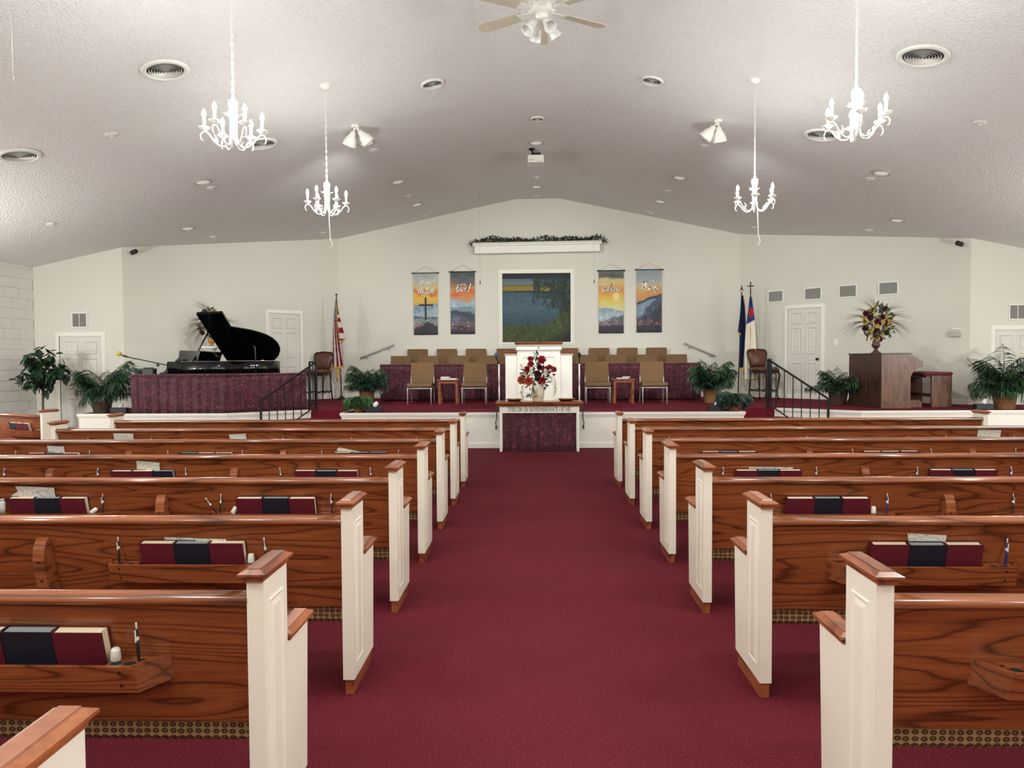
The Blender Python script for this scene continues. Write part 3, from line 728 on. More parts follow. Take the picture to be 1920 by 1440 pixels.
# ---------------------------------------------------------------- lettering made of strokes
SERIF = {  # thick strokes 'k', thin strokes 'n' in a unit-high box, then the advance
 'T': ('k.35,0,.35,1;n.02,1,.68,1;n.02,1,.02,.8;n.68,1,.68,.8;n.2,0,.5,0', .72), 'H': ('k.15,0,.15,1;k.62,0,.62,1;n.15,.52,.62,.52;n.02,0,.28,0;n.02,1,.28,1;n.49,0,.75,0;n.49,1,.75,1', .8),
 'I': ('k.15,0,.15,1;n.0,0,.3,0;n.0,1,.3,1', .34), 'S': ('n.52,.95,.5,.72;n.5,.9,.3,1,.1,.88,.1,.7;k.1,.74,.2,.56,.4,.46,.5,.28;n.5,.3,.45,.06,.26,0,.06,.1;n.05,.05,.06,.3', .6),
 'D': ('k.15,0,.15,1;n.0,1,.35,1;n.0,0,.35,0;n.33,1,.56,.86;k.56,.86,.66,.6,.66,.4,.56,.14;n.56,.14,.33,0', .76), 'O': ('k.12,.72,.08,.5,.12,.28;n.12,.28,.36,0,.62,.28;k.62,.28,.66,.5,.62,.72;n.62,.72,.36,1,.12,.72', .76),
 'N': ('n.12,0,.12,1;k.12,.98,.62,.03;n.62,0,.62,1;n.0,0,.24,0;n.0,1,.18,1;n.5,1,.74,1', .78), 'R': ('k.15,0,.15,1;n.0,0,.3,0;n.0,1,.38,1;n.38,1,.54,.88;k.54,.88,.56,.72;n.56,.72,.4,.5,.15,.5;k.34,.5,.62,.02;n.6,0,.72,0', .74),
 'E': ('k.15,0,.15,1;n.0,0,.55,0;n.0,1,.53,1;n.15,.52,.42,.52;n.42,.6,.42,.42;n.53,1,.53,.8;n.55,0,.57,.22', .62), 'M': ('n.12,0,.12,1;k.12,1,.42,.3;n.42,.3,.72,1;k.74,0,.74,1;n.0,0,.24,0;n.0,1,.16,1;n.6,0,.88,0;n.7,1,.88,1', .94),
 'B': ('k.15,0,.15,1;n.0,0,.35,0;n.0,1,.36,1;n.36,1,.5,.9;k.5,.9,.52,.72;n.52,.72,.36,.53,.15,.53;n.36,.53,.54,.42;k.56,.42,.58,.15;n.56,.14,.35,0', .68), 'A': ('n.06,0,.34,1;k.36,.98,.64,.02;n.17,.36,.52,.36;n.0,0,.18,0;n.52,0,.76,0', .76),
 'C': ('n.62,.78,.4,1,.12,.74;k.12,.74,.08,.5,.12,.26;n.12,.26,.38,0,.62,.2;n.62,.98,.62,.74', .7), 'F': ('k.15,0,.15,1;n.0,0,.32,0;n.0,1,.53,1;n.15,.52,.42,.52;n.42,.62,.42,.42;n.53,1,.53,.78', .58), ' ': ('', .36)}
SCRIPT = {
 'L': ('k.3,.85,.42,1,.4,.8,.2,.2,.1,.02,.2,.1,.55,.02', .58), 'o': ('k.35,.4,.18,.44,.08,.25,.15,.03,.3,.08,.38,.3,.3,.42', .4), 'r': ('k.05,.4,.12,.35,.08,.0;k.1,.25,.25,.42,.34,.36', .34), 'd': ('k.36,.38,.18,.42,.06,.22,.12,.02,.28,.1,.44,.6,.5,1,.34,.3,.36,.02,.46,.06', .46),
 '!': ('k.22,1,.14,.3;k.1,.08,.1,.0', .26), 'E': ('k.55,.86,.4,1,.2,.86,.22,.62,.4,.54,.18,.46,.05,.24,.14,.02,.4,.02,.58,.18', .56), 'n': ('k.05,.4,.1,.36,.04,0;k.06,.2,.2,.42,.3,.34,.24,.04,.36,.06', .36), 'u': ('k.06,.4,.04,.1,.14,.02,.3,.4;k.3,.4,.26,.06,.38,.05', .38),
 'e': ('k.08,.2,.28,.26,.28,.4,.16,.44,.05,.2,.12,.02,.34,.1', .34), 's': ('k.3,.4,.16,.36,.26,.16,.18,.0,.04,.06', .34), 'M': ('k.02,.1,.1,.0,.24,.9,.26,1,.3,.3,.56,.95,.6,1,.58,.1,.7,.02', .72), 'c': ('k.3,.36,.18,.44,.06,.22,.14,.02,.32,.1', .34), 'y': ('k.06,.4,.06,.16,.16,.1,.3,.42;k.32,.42,.2,-.3,.06,-.46,.02,-.3,.4,.1', .4),
 'I': ('k.1,.9,.3,1,.5,.96;k.34,.98,.2,.02;k.04,.04,.36,.02', .46), 't': ('k.22,.8,.1,.1,.2,.02,.3,.12;k.02,.55,.36,.58', .32), 'h': ('k.2,1,.04,0;k.08,.2,.22,.42,.3,.34,.26,.05,.38,.06', .38), 'H': ('k.12,.95,.2,1,.1,.02;k.62,1,.46,.02;k.02,.48,.7,.56', .7), 'i': ('k.1,.4,.05,.06,.16,.04;k.14,.62,.15,.66', .2),
 'g': ('k.32,.38,.16,.42,.05,.2,.14,.04,.32,.4,.22,-.35,.06,-.45,.04,-.25,.4,.06', .4), ' ': ('', .3)}
def strokes(text, glyphs, h, wk, wn, slant=0.0, thick=0.002):
    """ribbon strokes standing in the x-z plane, front towards -y; returns the builder and its width"""
    mb = MB(); x = 0.0
    for ch in text:
        g, adv = glyphs[ch]
        for st in [q for q in g.split(';') if q]:
            wd = (wk if st[0] == 'k' else wn)*h; v = [float(q) for q in st[1:].split(',')]
            P = [Vector((x+v[i]*h+slant*v[i+1]*h, v[i+1]*h)) for i in range(0, len(v), 2)]
            for i in range(len(P)-1):
                d = (P[i+1]-P[i]); l = d.length
                if l < 1e-6: continue
                d /= l; n = Vector((-d.y, d.x))*wd/2; e = d*wd*0.3
                q = [P[i]-e-n, P[i+1]+e-n, P[i+1]+e+n, P[i]-e+n]
                mb.add([(p.x, -thick, p.y) for p in q]+[(p.x, 0, p.y) for p in q], [(0, 1, 2, 3), (0, 4, 5, 1), (1, 5, 6, 2), (2, 6, 7, 3), (3, 7, 4, 0)])
        x += adv*h
    return mb, x

# ---------------------------------------------------------------- hand-painted prints: a small colour field stored on the points of a cloth or board
class Paint:
    def __init__(s, W, H, col): s.W, s.H = W, H; s.a = np.empty((H, W, 3)); s.a[:] = col; s.yy, s.xx = np.mgrid[0:H, 0:W]; s.u = s.xx/(W-1); s.v = 1-s.yy/(H-1); s.r = np.random.RandomState(5)
    def blend(s, mask, col): s.a += (np.array(col)-s.a)*np.clip(mask, 0, 1)[..., None]
    def grad(s, stops):
        vs = [q[0] for q in stops]
        for k in range(3): s.a[..., k] = np.interp(s.v, vs, [q[1][k] for q in stops])
    def noise(s, sx, sy, seed=0):
        r = np.random.RandomState(seed); g = r.rand(sy+2, sx+2); x = s.u*sx; y = s.v*sy; i, j = x.astype(int), y.astype(int); f, t = x-i, y-j
        f = f*f*(3-2*f); t = t*t*(3-2*t)
        return (g[j, i]*(1-f)+g[j, i+1]*f)*(1-t)+(g[j+1, i]*(1-f)+g[j+1, i+1]*f)*t
    def line(s, pts, wd, col, al=1.0):
        pts = [(p[0]*(s.W-1), (1-p[1])*(s.H-1)) for p in pts]
        for (x0, y0), (x1, y1) in zip(pts, pts[1:]):
            m = wd+1.5; a, b = int(max(0, min(x0, x1)-m)), int(min(s.W, max(x0, x1)+m+1)); c0, d = int(max(0, min(y0, y1)-m)), int(min(s.H, max(y0, y1)+m+1))
            if b <= a or d <= c0: continue
            X, Y = s.xx[c0:d, a:b], s.yy[c0:d, a:b]; L = max(1e-6, (x1-x0)**2+(y1-y0)**2); t = np.clip(((X-x0)*(x1-x0)+(Y-y0)*(y1-y0))/L, 0, 1)
            dist = np.hypot(X-x0-t*(x1-x0), Y-y0-t*(y1-y0)); mk = np.clip(wd/2+0.5-dist, 0, 1)*al
            s.a[c0:d, a:b] += (np.array(col)-s.a[c0:d, a:b])*mk[..., None]
    def dot(s, x, y, r, col, al=1.0): s.line([(x, y), (x+1e-4, y)], 2*r, col, al)
    def mesh(s, name, w, h, mat='paint_print', depth=None):
        W, H = s.W, s.H; vs = np.zeros((H, W, 3)); vs[..., 0] = (s.u-0.5)*w; vs[..., 2] = s.v*h
        if depth is not None: vs[..., 1] = depth
        return grid_mesh(name, vs, s.a, mat)
def grid_mesh(name, vs, col, mat):
    H, W = vs.shape[:2]; i = np.arange(H*W).reshape(H, W)
    F = np.stack([i[1:, :-1], i[1:, 1:], i[:-1, 1:], i[:-1, :-1]], -1).reshape(-1, 4)
    me = bpy.data.meshes.new(name); me.vertices.add(H*W); me.vertices.foreach_set('co', vs.astype(np.float32).ravel())
    me.loops.add(F.size); me.loops.foreach_set('vertex_index', F.ravel().astype(np.int32)); me.polygons.add(len(F))
    me.polygons.foreach_set('loop_start', np.arange(0, F.size, 4, dtype=np.int32)); me.polygons.foreach_set('loop_total', np.full(len(F), 4, dtype=np.int32))
    me.update(); me.validate()
    at = me.color_attributes.new('paint', 'FLOAT_COLOR', 'POINT')
    q = np.clip(col, 0, 255)/255.0; lin = np.where(q <= 0.04045, q/12.92, ((q+0.055)/1.055)**2.4)
    at.data.foreach_set('color', np.concatenate([lin.reshape(-1, 3), np.ones((H*W, 1))], 1).astype(np.float32).ravel())
    me.polygons.foreach_set('use_smooth', np.ones(len(F), dtype=bool)); me.materials.append(MATS[mat])
    return me

# mural over the baptistry
p = Paint(150, 150, (40, 60, 70)); r = p.r
p.grad([(0, (34, 44, 24)), (0.20, (48, 58, 40)), (0.22, (44, 68, 84)), (0.5, (74, 94, 104)), (0.72, (62, 86, 98)), (0.735, (30, 40, 36)), (0.745, (126, 112, 44)), (0.80, (136, 116, 46)), (0.825, (96, 94, 72)), (0.845, (104, 116, 120)), (0.92, (84, 100, 108)), (0.925, (22, 26, 34)), (1, (18, 22, 30))])
for i in range(420):
    x, y = r.rand(), r.uniform(0.22, 0.72); l = r.uniform(0.02, 0.09); k = r.uniform(-26, 30)
    p.line([(x, y), (x+l/2, y+r.uniform(-.008, .008)), (x+l, y)], r.uniform(0.5, 1.3), (66+k, 88+k, 100+k), 0.6)
for i in range(60): x = r.uniform(0, 0.46); p.line([(x, 0.735), (x+0.02, 0.735+r.uniform(0.004, 0.014))], 1.2, (26, 36, 28), 0.8)
p.blend(np.clip((p.u-0.80-0.06*p.noise(3, 5, 2)+0.18*np.clip(0.4-p.v, 0, 1)*-1)*18, 0, 1)*(p.v < 0.62), (24, 20, 22))
p.line([(1.0, 0.72), (0.86, 0.70), (0.72, 0.735), (0.6, 0.715)], 3.4, (26, 24, 22)); p.line([(0.86, 0.74), (0.76, 0.79), (0.62, 0.86)], 2.8, (26, 24, 22)); p.line([(0.66, 0.80), (0.57, 0.74)], 2.0, (28, 26, 24)); p.line([(0.93, 0.9), (0.9, 0.7), (0.9, 0.2)], 9, (24, 20, 22))
p.line([(0.97, 0.98), (0.92, 0.86)], 3, (24, 24, 22)); p.line([(0.87, 0.98), (0.93, 0.86)], 3, (24, 24, 22))
for i in range(1100):
    x, y = r.uniform(0.45, 1.0), r.uniform(0.66, 0.98)
    if (x < 0.62 and y < 0.72 and r.rand() < 0.6) or (0.56 < x < 0.7 and 0.74 < y < 0.82): continue
    k = r.uniform(-12, 26); p.line([(x, y), (x+r.uniform(-.015, .01), y-r.uniform(0.02, 0.05))], r.uniform(0.7, 1.5), (24+k*.6, 42+k, 38+k*.8), 0.8)
for i in range(170):
    x, y = r.uniform(0.72, 0.98), r.uniform(0.52, 0.68); k = r.uniform(-8, 24); p.line([(x, y), (x-0.01, y-0.04)], 1.2, (26+k*.5, 46+k, 40+k*.6), 0.85)
for x, y in ((0.6, 0.57), (0.62, 0.61), (0.66, 0.54), (0.68, 0.50), (0.64, 0.60), (0.45, 0.62), (0.47, 0.6), (0.52, 0.66), (0.7, 0.56)): p.line([(x, y), (x-0.006, y-0.035)], 2.4, (24, 42, 46))
for i in range(1500):
    t = r.rand(); x = r.rand(); y = r.uniform(-0.02, 0.19)+0.24*max(0, x-0.62)/0.38*(0.4+r.rand()); k = r.uniform(-24, 44); dx = r.uniform(-0.07, 0.07)
    p.line([(x, y), (x+dx*.4, y+0.04), (x+dx, y+r.uniform(0.05, 0.11))], r.uniform(0.5, 1.3), (54+k, 64+k, 34+k*.5), 0.7)
for i in range(60): p.dot(r.uniform(0.05, 0.95), r.uniform(0.02, 0.3), r.uniform(0.4, 0.9), (150, 150, 110), 0.5)
p.a = np.clip((p.a-58)*1.2+46, 4, 255)
mw, mh = 1.525, 1.535
t = thing('framed_mural', 'painted lake mural in white frame above the choir chairs', 'mural', (0.09, YB, 1.812))
place(p.mesh('painting', mw, mh), 'painting', t, (0, -0.008, 0))
for nm, a in (('frame_rail', [(-mw/2-0.05, mw/2+0.05, mh, mh+0.05), (-mw/2-0.05, mw/2+0.05, -0.05, 0.0)]), ('frame_stile', [(-mw/2-0.05, -mw/2, 0.0, mh), (mw/2, mw/2+0.05, 0.0, mh)])):
    for x0, x1, z0, z1 in a:
        f = MB(); f.box(x0, x1, -0.035, 0, z0, z1, b=0.006); f.build(nm, 'trim_paint', t)
f = MB(); o = 0.05; g = 0.085
for x0, x1, z0, z1 in ((-mw/2-g, mw/2+g, mh+o, mh+g), (-mw/2-g, mw/2+g, -g, -o), (-mw/2-g, -mw/2-o, -o, mh+o), (mw/2+o, mw/2+g, -o, mh+o)):
    MB().box(x0, x1, -0.014, 0, z0, z1, b=0.003).build('casing', 'trim_paint', t)

# the four banners
def ridge(p, base, amp, n, seed, tilt=0.0): return base+tilt*(p.u-0.5)+amp*(p.noise(n, 1, seed)-0.5)+amp*0.35*(p.noise(n*4, 1, seed+9)-0.5)
def banner(i):
    p = Paint(60, 150, (150, 150, 150)); r = np.random.RandomState(20+i); p.r = r; warp = 0.10*(p.noise(4, 6, i)-0.5); v0 = p.v; p.v = np.clip(p.v+warp, 0, 1)
    sky = [[(0.4, (150, 162, 168)), (0.5, (196, 160, 74)), (0.62, (216, 176, 60)), (0.68, (198, 96, 58)), (0.75, (206, 176, 112)), (0.86, (182, 180, 168)), (1, (150, 158, 160))],
           [(0.4, (176, 184, 186)), (0.53, (150, 164, 176)), (0.58, (206, 130, 70)), (0.66, (196, 90, 58)), (0.73, (196, 138, 74)), (0.8, (120, 90, 80)), (0.88, (92, 92, 92)), (1, (52, 66, 74))],
           [(0.38, (206, 200, 150)), (0.5, (210, 186, 84)), (0.6, (206, 160, 62)), (0.68, (204, 126, 60)), (0.78, (206, 182, 116)), (0.86, (196, 178, 128)), (0.9, (78, 78, 76)), (1, (92, 98, 98))],
           [(0.5, (188, 140, 88)), (0.62, (204, 142, 80)), (0.72, (204, 166, 106)), (0.8, (176, 172, 156)), (0.9, (148, 158, 160)), (1, (128, 142, 150))]][i]
    p.grad(sky); p.v = v0
    for q in range(60): x, y = r.rand(), r.uniform(0.5, 1); k = r.uniform(-22, 22); p.line([(x-.1, y), (x, y+r.uniform(-.012, .012)), (x+.12, y)], r.uniform(1, 3), p.a[int((1-y)*149), int(min(.99, x)*59)]+k, 0.35)
    if i == 0:
        for q in range(10): p.line([(0.55, 0.72), (0.55+r.uniform(-.6, .6), 1.02)], 2, (220, 220, 210), 0.22)
    for base, amp, n, sd, tl, col in [[(0.50, .06, 3, 1, .02, (120, 142, 156)), (0.40, .08, 4, 2, .08, (150, 168, 178)), (0.29, .05, 5, 3, -.04, (72, 92, 104)), (0.25, .03, 6, 4, 0, (120, 132, 136))],
                                      [(0.50, .05, 3, 5, -.02, (146, 164, 180)), (0.44, .05, 4, 6, .04, (112, 132, 150)), (0.36, .06, 5, 7, -.08, (52, 60, 74)), (0.27, .06, 6, 8, -.10, (72, 80, 92))],
                                      [(0.40, .06, 3, 9, -.06, (132, 152, 164)), (0.34, .05, 4, 10, -.02, (152, 170, 176)), (0.24, .06, 5, 11, .12, (74, 90, 98))],
                                      [(0.56, .05, 4, 12, .16, (38, 44, 60)), (0.525, .05, 4, 12, .16, (112, 134, 154)), (0.42, .10, 5, 13, .42, (60, 68, 88)), (0.30, .08, 6, 14, .3, (42, 46, 64))]][i]:
        rd = ridge(p, base, amp, n, sd, tl); mk = np.clip((rd-p.v)*60, 0, 1); p.blend(mk, col); p.blend(mk*np.clip(p.noise(9, 20, sd)-0.5, 0, 1)*1.4, tuple(min(255, q+46) for q in col))
    hill = 0.13+0.09*np.exp(-((p.u-0.6)/0.3)**2) if i == 0 else ridge(p, 0.12, .03, 5, 30+i); p.blend(np.clip((hill-p.v)*50, 0, 1), (46, 40, 50))
    for q in range(150):
        x = r.rand(); h0 = (0.13+0.09*math.exp(-((x-0.6)/0.3)**2)) if i == 0 else 0.15; y = h0+r.uniform(-0.04, 0.06)
        if i == 1: y = r.uniform(0.05, 0.2)
        col = [(150, 40, 52), (188, 70, 60), (226, 196, 180), (60, 50, 58)][r.randint(4)]
        if i == 0 and 0.25 < x < 0.95: col = [(206, 206, 196), (60, 54, 60), (120, 110, 104)][r.randint(3)]
        p.dot(x, y, r.uniform(0.4, 1.3), col, 0.75)
    p.blend(np.clip((0.045-p.v)*60, 0, 1), (22, 26, 44))
    if i == 0: p.line([(0.5, 0.25), (0.5, 0.59)], 4.6, (34, 32, 52)); p.line([(0.25, 0.478), (0.78, 0.478)], 4.6, (34, 32, 52))
    if i == 2: p.blend(np.clip((0.16-np.hypot(p.u-0.7, (p.v-0.585)*2.4))*22, 0, 1), (222, 206, 150))
    if i == 3:
        for q in range(160): x = r.rand(); p.dot(x, r.uniform(0.2, 0.3+0.3*x), r.uniform(0.3, 0.8), (130, 140, 160), 0.5)
    return p
BAN = [(-2.397, 2.003, 0.54, 1.372, 'banner reading Highest over a dark cross, outermost on the piano side', [('In the', .50, .78, .115), ('Highest', .52, .665, .105)]),
       (-1.563, 2.015, 0.545, 1.382, 'banner reading Lord! over blue hills and red flowers', [('Lord!', .5, .68, .14)]),
       (1.757, 2.008, 0.555, 1.382, 'banner reading Endures with a pale sun over misty hills', [('Endures', .5, .67, .125)]),
       (2.599, 2.022, 0.56, 1.380, 'banner reading Mercy over dark blue hills, outermost on the organ side', [('Mercy', .52, .675, .13)])]
for i, (x, z, bw, bh, lab, words) in enumerate(BAN):
    t = thing('banner', lab, 'banner', (x, YB-0.03, z), 0, 'painted banners beside the mural')
    P = banner(i); place(P.mesh('cloth', bw, bh, 'paint_print', 0.006*np.sin(P.u*7+P.v*2)*(1-P.v)), 'cloth', t)
    for text, cx, zz, hh in words:
        mb, wd = strokes(text, SCRIPT, hh*bh*0.92, 0.125, 0.125, 0.22, 0.001); sc = min(1.0, bw*0.66/wd)
        if text not in ('In the',): sc = bw*{'Endures': 0.78, 'Mercy': 0.68, 'Lord!': 0.62}.get(text, 0.64)/wd
        else: sc = bw*0.46/wd
        o = mb.build('lettering', 'letter_white', t, ((cx-0.5)*bw-wd*sc*0.55, -0.014, zz*bh)); o.scale = (sc, 1, min(1.15, sc*1.05))
    if i in (1, 3):
        mb, wd = strokes('IN THE' if i == 1 else 'IS THE', SERIF, 0.035, 0.16, 0.14, 0, 0.001); mb.build('small_lettering', 'letter_white', t, (0.02-wd/2+(0.03 if i == 3 else 0), -0.013, (0.775 if i == 1 else 0.8)*bh))
    q = MB(); q.tube([(-bw/2-0.02, 0, bh), (bw/2+0.02, 0, bh)], 0.011, 8); q.build('rod', 'black_plastic', t)
    for s in (-1, 1): MB().ball(s*(bw/2+0.022), 0, bh, 0.017).build('finial', 'black_plastic', t)
    q = MB(); q.tube([(-bw/2, 0.012, bh+0.01), (0.0, 0.024, bh+0.15), (bw/2, 0.012, bh+0.01)], 0.0022, 4); q.build('hanging_cord', 'plume', t)
    MB().tube([(-bw/2, 0, 0.0), (bw/2, 0, 0.0)], 0.009, 8).build('bottom_rod', 'black_plastic', t)

# mantel shelf with its garland, hung slightly out of level as in the photograph
t = thing('mantel_shelf', 'white dentil mantel shelf fixed high above the mural', 'shelf', (0.11, YB, 3.79)); t.rotation_euler = (0, -0.009, 0)
MB().box(-1.385, 1.385, -0.17, 0, 0, 0.155, b=0.004).build('front_box', 'trim_paint', t)
MB().prism([(-0.17, 0.155), (-0.185, 0.165), (-0.185, 0.195), (-0.21, 0.215), (-0.21, 0.228), (0, 0.228), (0, 0.155)], 'x', -1.425, 1.425).build('crown', 'trim_paint', t)
d = MB()
den = MB().box(-0.012, 0.012, -0.198, -0.183, 0.168, 0.192).mesh('dentil', 'trim_paint')
for i in range(58): place(den, 'dentil', t, (-1.39+i*0.0488, 0, 0))
t = thing('garland', 'dark leafy garland lying along the mantel shelf', 'garland', (0.11, YB-0.11, 4.02)); t.rotation_euler = (0, -0.009, 0)
mb = MB(); q = MB()
q.tube([(-1.47, 0, -0.03)]+[(x*0.1-1.35, 0.01*math.sin(x*1.7), 0.03+0.012*math.sin(x*0.9)) for x in range(28)]+[(1.46, 0, 0.0)], 0.012, 6); q.build('vine', 'stem', t)
for i in range(620):
    x = rnd.uniform(-1.5, 1.52); e = max(0, abs(x)-1.38); hgt = 0.075+0.025*math.sin(x*5)+0.02*math.sin(x*11)
    z = 0.02+rnd.random()*hgt-e*rnd.uniform(0.2, 1.0); mb.leaf(aim((x, rnd.uniform(-0.06, 0.06), z), (rnd.uniform(-1, 1), rnd.uniform(-1, .4), rnd.uniform(-.3, 1)), rnd.uniform(0, 6)), rnd.uniform(0.04, 0.075), rnd.uniform(0.022, 0.036), 0.3, 0, 2)
o = mb.build('foliage', 'leaf_dark', t); o['kind'] = 'stuff'
for i in range(16):
    MB().ball(0, 0, 0, 0.024, n=7, m=4).build('berry', 'rose_dark', t, (rnd.uniform(-1.35, 1.35), rnd.uniform(-0.07, -0.03), 0.06+rnd.uniform(0, 0.04)))

# hanging choir microphones
for x, nm in ((-1.055, 'piano side'), (1.245, 'organ side')):
    t = thing('hanging_microphone', 'thin hanging choir microphone cable beside the mural, %s' % nm, 'microphone', (x, 14.4, 2.95))
    MB().tube([(0, 0, 0.05), (0, 0, cz(x)-2.95)], 0.0028, 5).build('cable', 'slat_grey', t)
    MB().lathe([(0.0, 0), (0.010, 0.004), (0.010, 0.05), (0.006, 0.065), (0.003, 0.07)], 8).build('capsule', 'bronze', t)
t = thing('hanging_microphone', 'short thin pull cord with a pale tip hanging over the rear pews', 'microphone', (-4.13, 5.62, 3.65))
MB().tube([(0, 0, 0.05), (0, 0, cz(-4.13)-3.65)], 0.002, 5).build('cable', 'white_metal', t); MB().lathe([(0.0, 0), (0.008, 0.003), (0.008, 0.045), (0.003, 0.06)], 8).build('capsule', 'slat_grey', t)

# handrails fixed to the walls
def handrail(a, b, n, lab):
    t = thing('handrail', lab, 'handrail', a); A = Vector((0, 0, 0)); B = Vector(b)-Vector(a); n = Vector(n)
    MB().tube([A, B], 0.019, 8).build('rail', 'slat_grey', t)
    for f in (0.18, 0.85):
        p = A+(B-A)*f; q = MB(); q.tube([p, p+Vector((0, 0, -0.05)), p+n*0.055+Vector((0, 0, -0.06))], 0.007, 6); q.lathe([(0.026, 0), (0.026, 0.006)], 8, 0, aim(p+n*0.06+Vector((0, 0, -0.06)), n) @ R('X', -PI/2)); q.build('bracket', 'slat_grey', t)
handrail((-3.88, YB-0.07, 1.475), (-3.12, YB-0.07, 1.775), (0, 1, 0), 'grey wall handrail rising from the palm by the striped flag')
handrail((3.37, YB-0.07, 1.77), (4.05, YB-0.07, 1.475), (0, 1, 0), 'grey wall handrail falling towards the palm by the blue flags')
handrail((7.66, YF-0.07, 1.40), (8.05, YF-0.07, 1.01), (0, 1, 0), 'grey wall handrail above stairs beside the corner palm, organ side')
handrail((-7.40, YF-0.07, 1.40), (-7.82, YF-0.07, 1.0), (0, 1, 0), 'grey wall handrail above stairs beside the corner palm, piano side')

# vents, switch, small boxes on the walls
def wall_vent(loc, ang, w, h, lab, vertical=True, mull=False, grp='square wall vents'):
    t = thing('wall_vent', lab, 'vent', loc, ang, grp); b = 0.026
    for nm, x0, x1, z0, z1 in (('frame_rail', -w/2, w/2, h/2-b, h/2), ('frame_rail', -w/2, w/2, -h/2, -h/2+b), ('frame_stile', -w/2, -w/2+b, -h/2+b, h/2-b), ('frame_stile', w/2-b, w/2, -h/2+b, h/2-b)):
        MB().box(x0, x1, -0.016, 0, z0, z1, b=0.003).build(nm, 'fixture_white', t)
    MB().box(-w/2+b, w/2-b, -0.003, 0, -h/2+b, h/2-b).build('backing', 'vent_dark', t)
    n = int(((w if vertical else h)-2*b)/0.0165)
    sl = MB()
    if vertical: sl.box(-0.0035, 0.0035, -0.014, -0.004, -h/2+b, h/2-b, M=None)
    else: sl.box(-w/2+b, w/2-b, -0.014, -0.004, -0.0035, 0.0035)
    me = sl.mesh('slat', 'slat_grey')
    for i in range(n):
        u = (i+0.5)/n-0.5
        place(me, 'slat', t, (u*(w-2*b), 0, 0) if vertical else (0, 0, u*(h-2*b)), (0, 0, 0.5) if vertical else (0.5, 0, 0))
    if mull: MB().box(-0.006, 0.006, -0.018, -0.014, -h/2+b, h/2-b).build('mullion', 'fixture_white', t)
for u, w, lab in ((0.83, 0.35, 'wall vent nearest the blue flags'), (1.631, 0.366, 'wall vent above the organ-side door'), (2.327, 0.36, 'wall vent right of the organ-side door'), (3.077, 0.366, 'wall vent above the tall yellow flowers')):
    wall_vent(WR(u, 2.737), AR, w, 0.262, 'white louvred '+lab, grp='four vents in a row on the organ-side wall')
wall_vent((-8.31, YF, 2.19), 0, 0.305, 0.29, 'square white wall vent above the door by the ficus', False, True)
wall_vent((8.56, YF, 2.207), 0, 0.31, 0.285, 'square white wall vent above the door by the corner palm', False, True)
t = thing('light_switch', 'white light switch plate between the organ-side door and the organ', 'switch', WR(2.1, 1.734), AR)
MB().box(-0.036, 0.036, -0.007, 0, -0.058, 0.058, b=0.003).build('plate', 'trim_paint', t); MB().box(-0.006, 0.006, -0.016, -0.007, -0.004, 0.016).build('toggle', 'trim_paint', t)
t = thing('wall_box', 'small pale wall box near the organ bench, organ-side wall corner', 'box', WR(4.21, 1.838), AR)
MB().box(-0.085, 0.085, -0.05, 0, -0.055, 0.045, b=0.006).build('housing', 'slat_grey', t); MB().box(-0.06, 0.06, -0.03, 0, 0.07, 0.10, b=0.004).build('lid', 'trim_paint', t)
for q, lab in ((WL(4.265, 3.43, 0.14), 'small black camera under the ceiling corner, piano side'), (WR(4.285, 3.42, 0.14), 'small black camera under the ceiling corner, organ side')):
    t = thing('camera_pod', lab, 'camera', q, AL if q[0] < 0 else AR); s = 1 if q[0] < 0 else -1
    M_ = R('Z', s*0.5) @ R('X', PI/2-0.25)
    MB().lathe([(0.034, -0.06), (0.042, -0.055), (0.042, 0.04), (0.036, 0.06), (0.0, 0.06)], 12, 0, M_).build('body', 'black_plastic', t)
    MB().lathe([(0.03, 0.061), (0.026, 0.066), (0.0, 0.066)], 12, 0, M_).build('lens', 'piano_black', t)
    MB().tube([(0, 0, 0.035), (0, 0.03, 0.085), (0, 0.14, 0.085)], 0.009, 6).build('bracket', 'fixture_white', t)

# ---------------------------------------------------------------- ceiling fixtures
def on_ceiling(name, lab, cat, x, y, grp, drop=0.0):
    t = thing(name, lab, cat, (x, y, cz(x)-drop), 0, grp); s = 0 if abs(x-RX) < 0.5 else (-1 if x < RX else 1)
    t.rotation_euler = (0, s*math.atan(0.209), 0); return t
def round_vent(x, y, rad, n, lab, grp):
    t = on_ceiling('ceiling_vent', lab, 'vent', x, y, grp)
    MB().lathe([(rad, -0.001), (rad, -0.010), (rad*0.95, -0.02), (rad*0.80, -0.022), (rad*0.77, -0.012), (rad*0.77, -0.001)], 28, cap=False).build('flange', 'fixture_white', t)
    MB().lathe([(rad*0.78, -0.003), (0.0, -0.003)], 24, cap=False).build('throat', 'vent_dark', t)
    for i in range(n):
        r1 = rad*0.72*(i+0.7)/n; z = -0.012-0.022*(1-i/n)
        MB().lathe([(r1, z), (r1-rad*0.012, z+0.001), (r1-rad*0.05, z+0.016), (r1-rad*0.035, z+0.016), (r1, z+0.001)], 20, cap=False).build('ring', 'fixture_white', t)
    MB().lathe([(rad*0.07, -0.034), (0.0, -0.036)], 10, cap=False).build('hub', 'fixture_white', t)
G = 'large round ceiling vents'
round_vent(-3.64, 7.06, 0.225, 7, 'large round ceiling vent over the piano-side pews nearest the viewer', G)
round_vent(-5.97, 8.19, 0.225, 7, 'large round ceiling vent nearest the block wall', G)
round_vent(-3.61, 9.49, 0.21, 7, 'large round ceiling vent behind the near piano-side chandelier', G)
round_vent(3.80, 7.10, 0.235, 7, 'large round ceiling vent over the organ-side pews nearest the viewer', G)
round_vent(3.80, 9.52, 0.22, 7, 'large round ceiling vent behind the near organ-side chandelier', G)
G = 'small round ceiling vents'
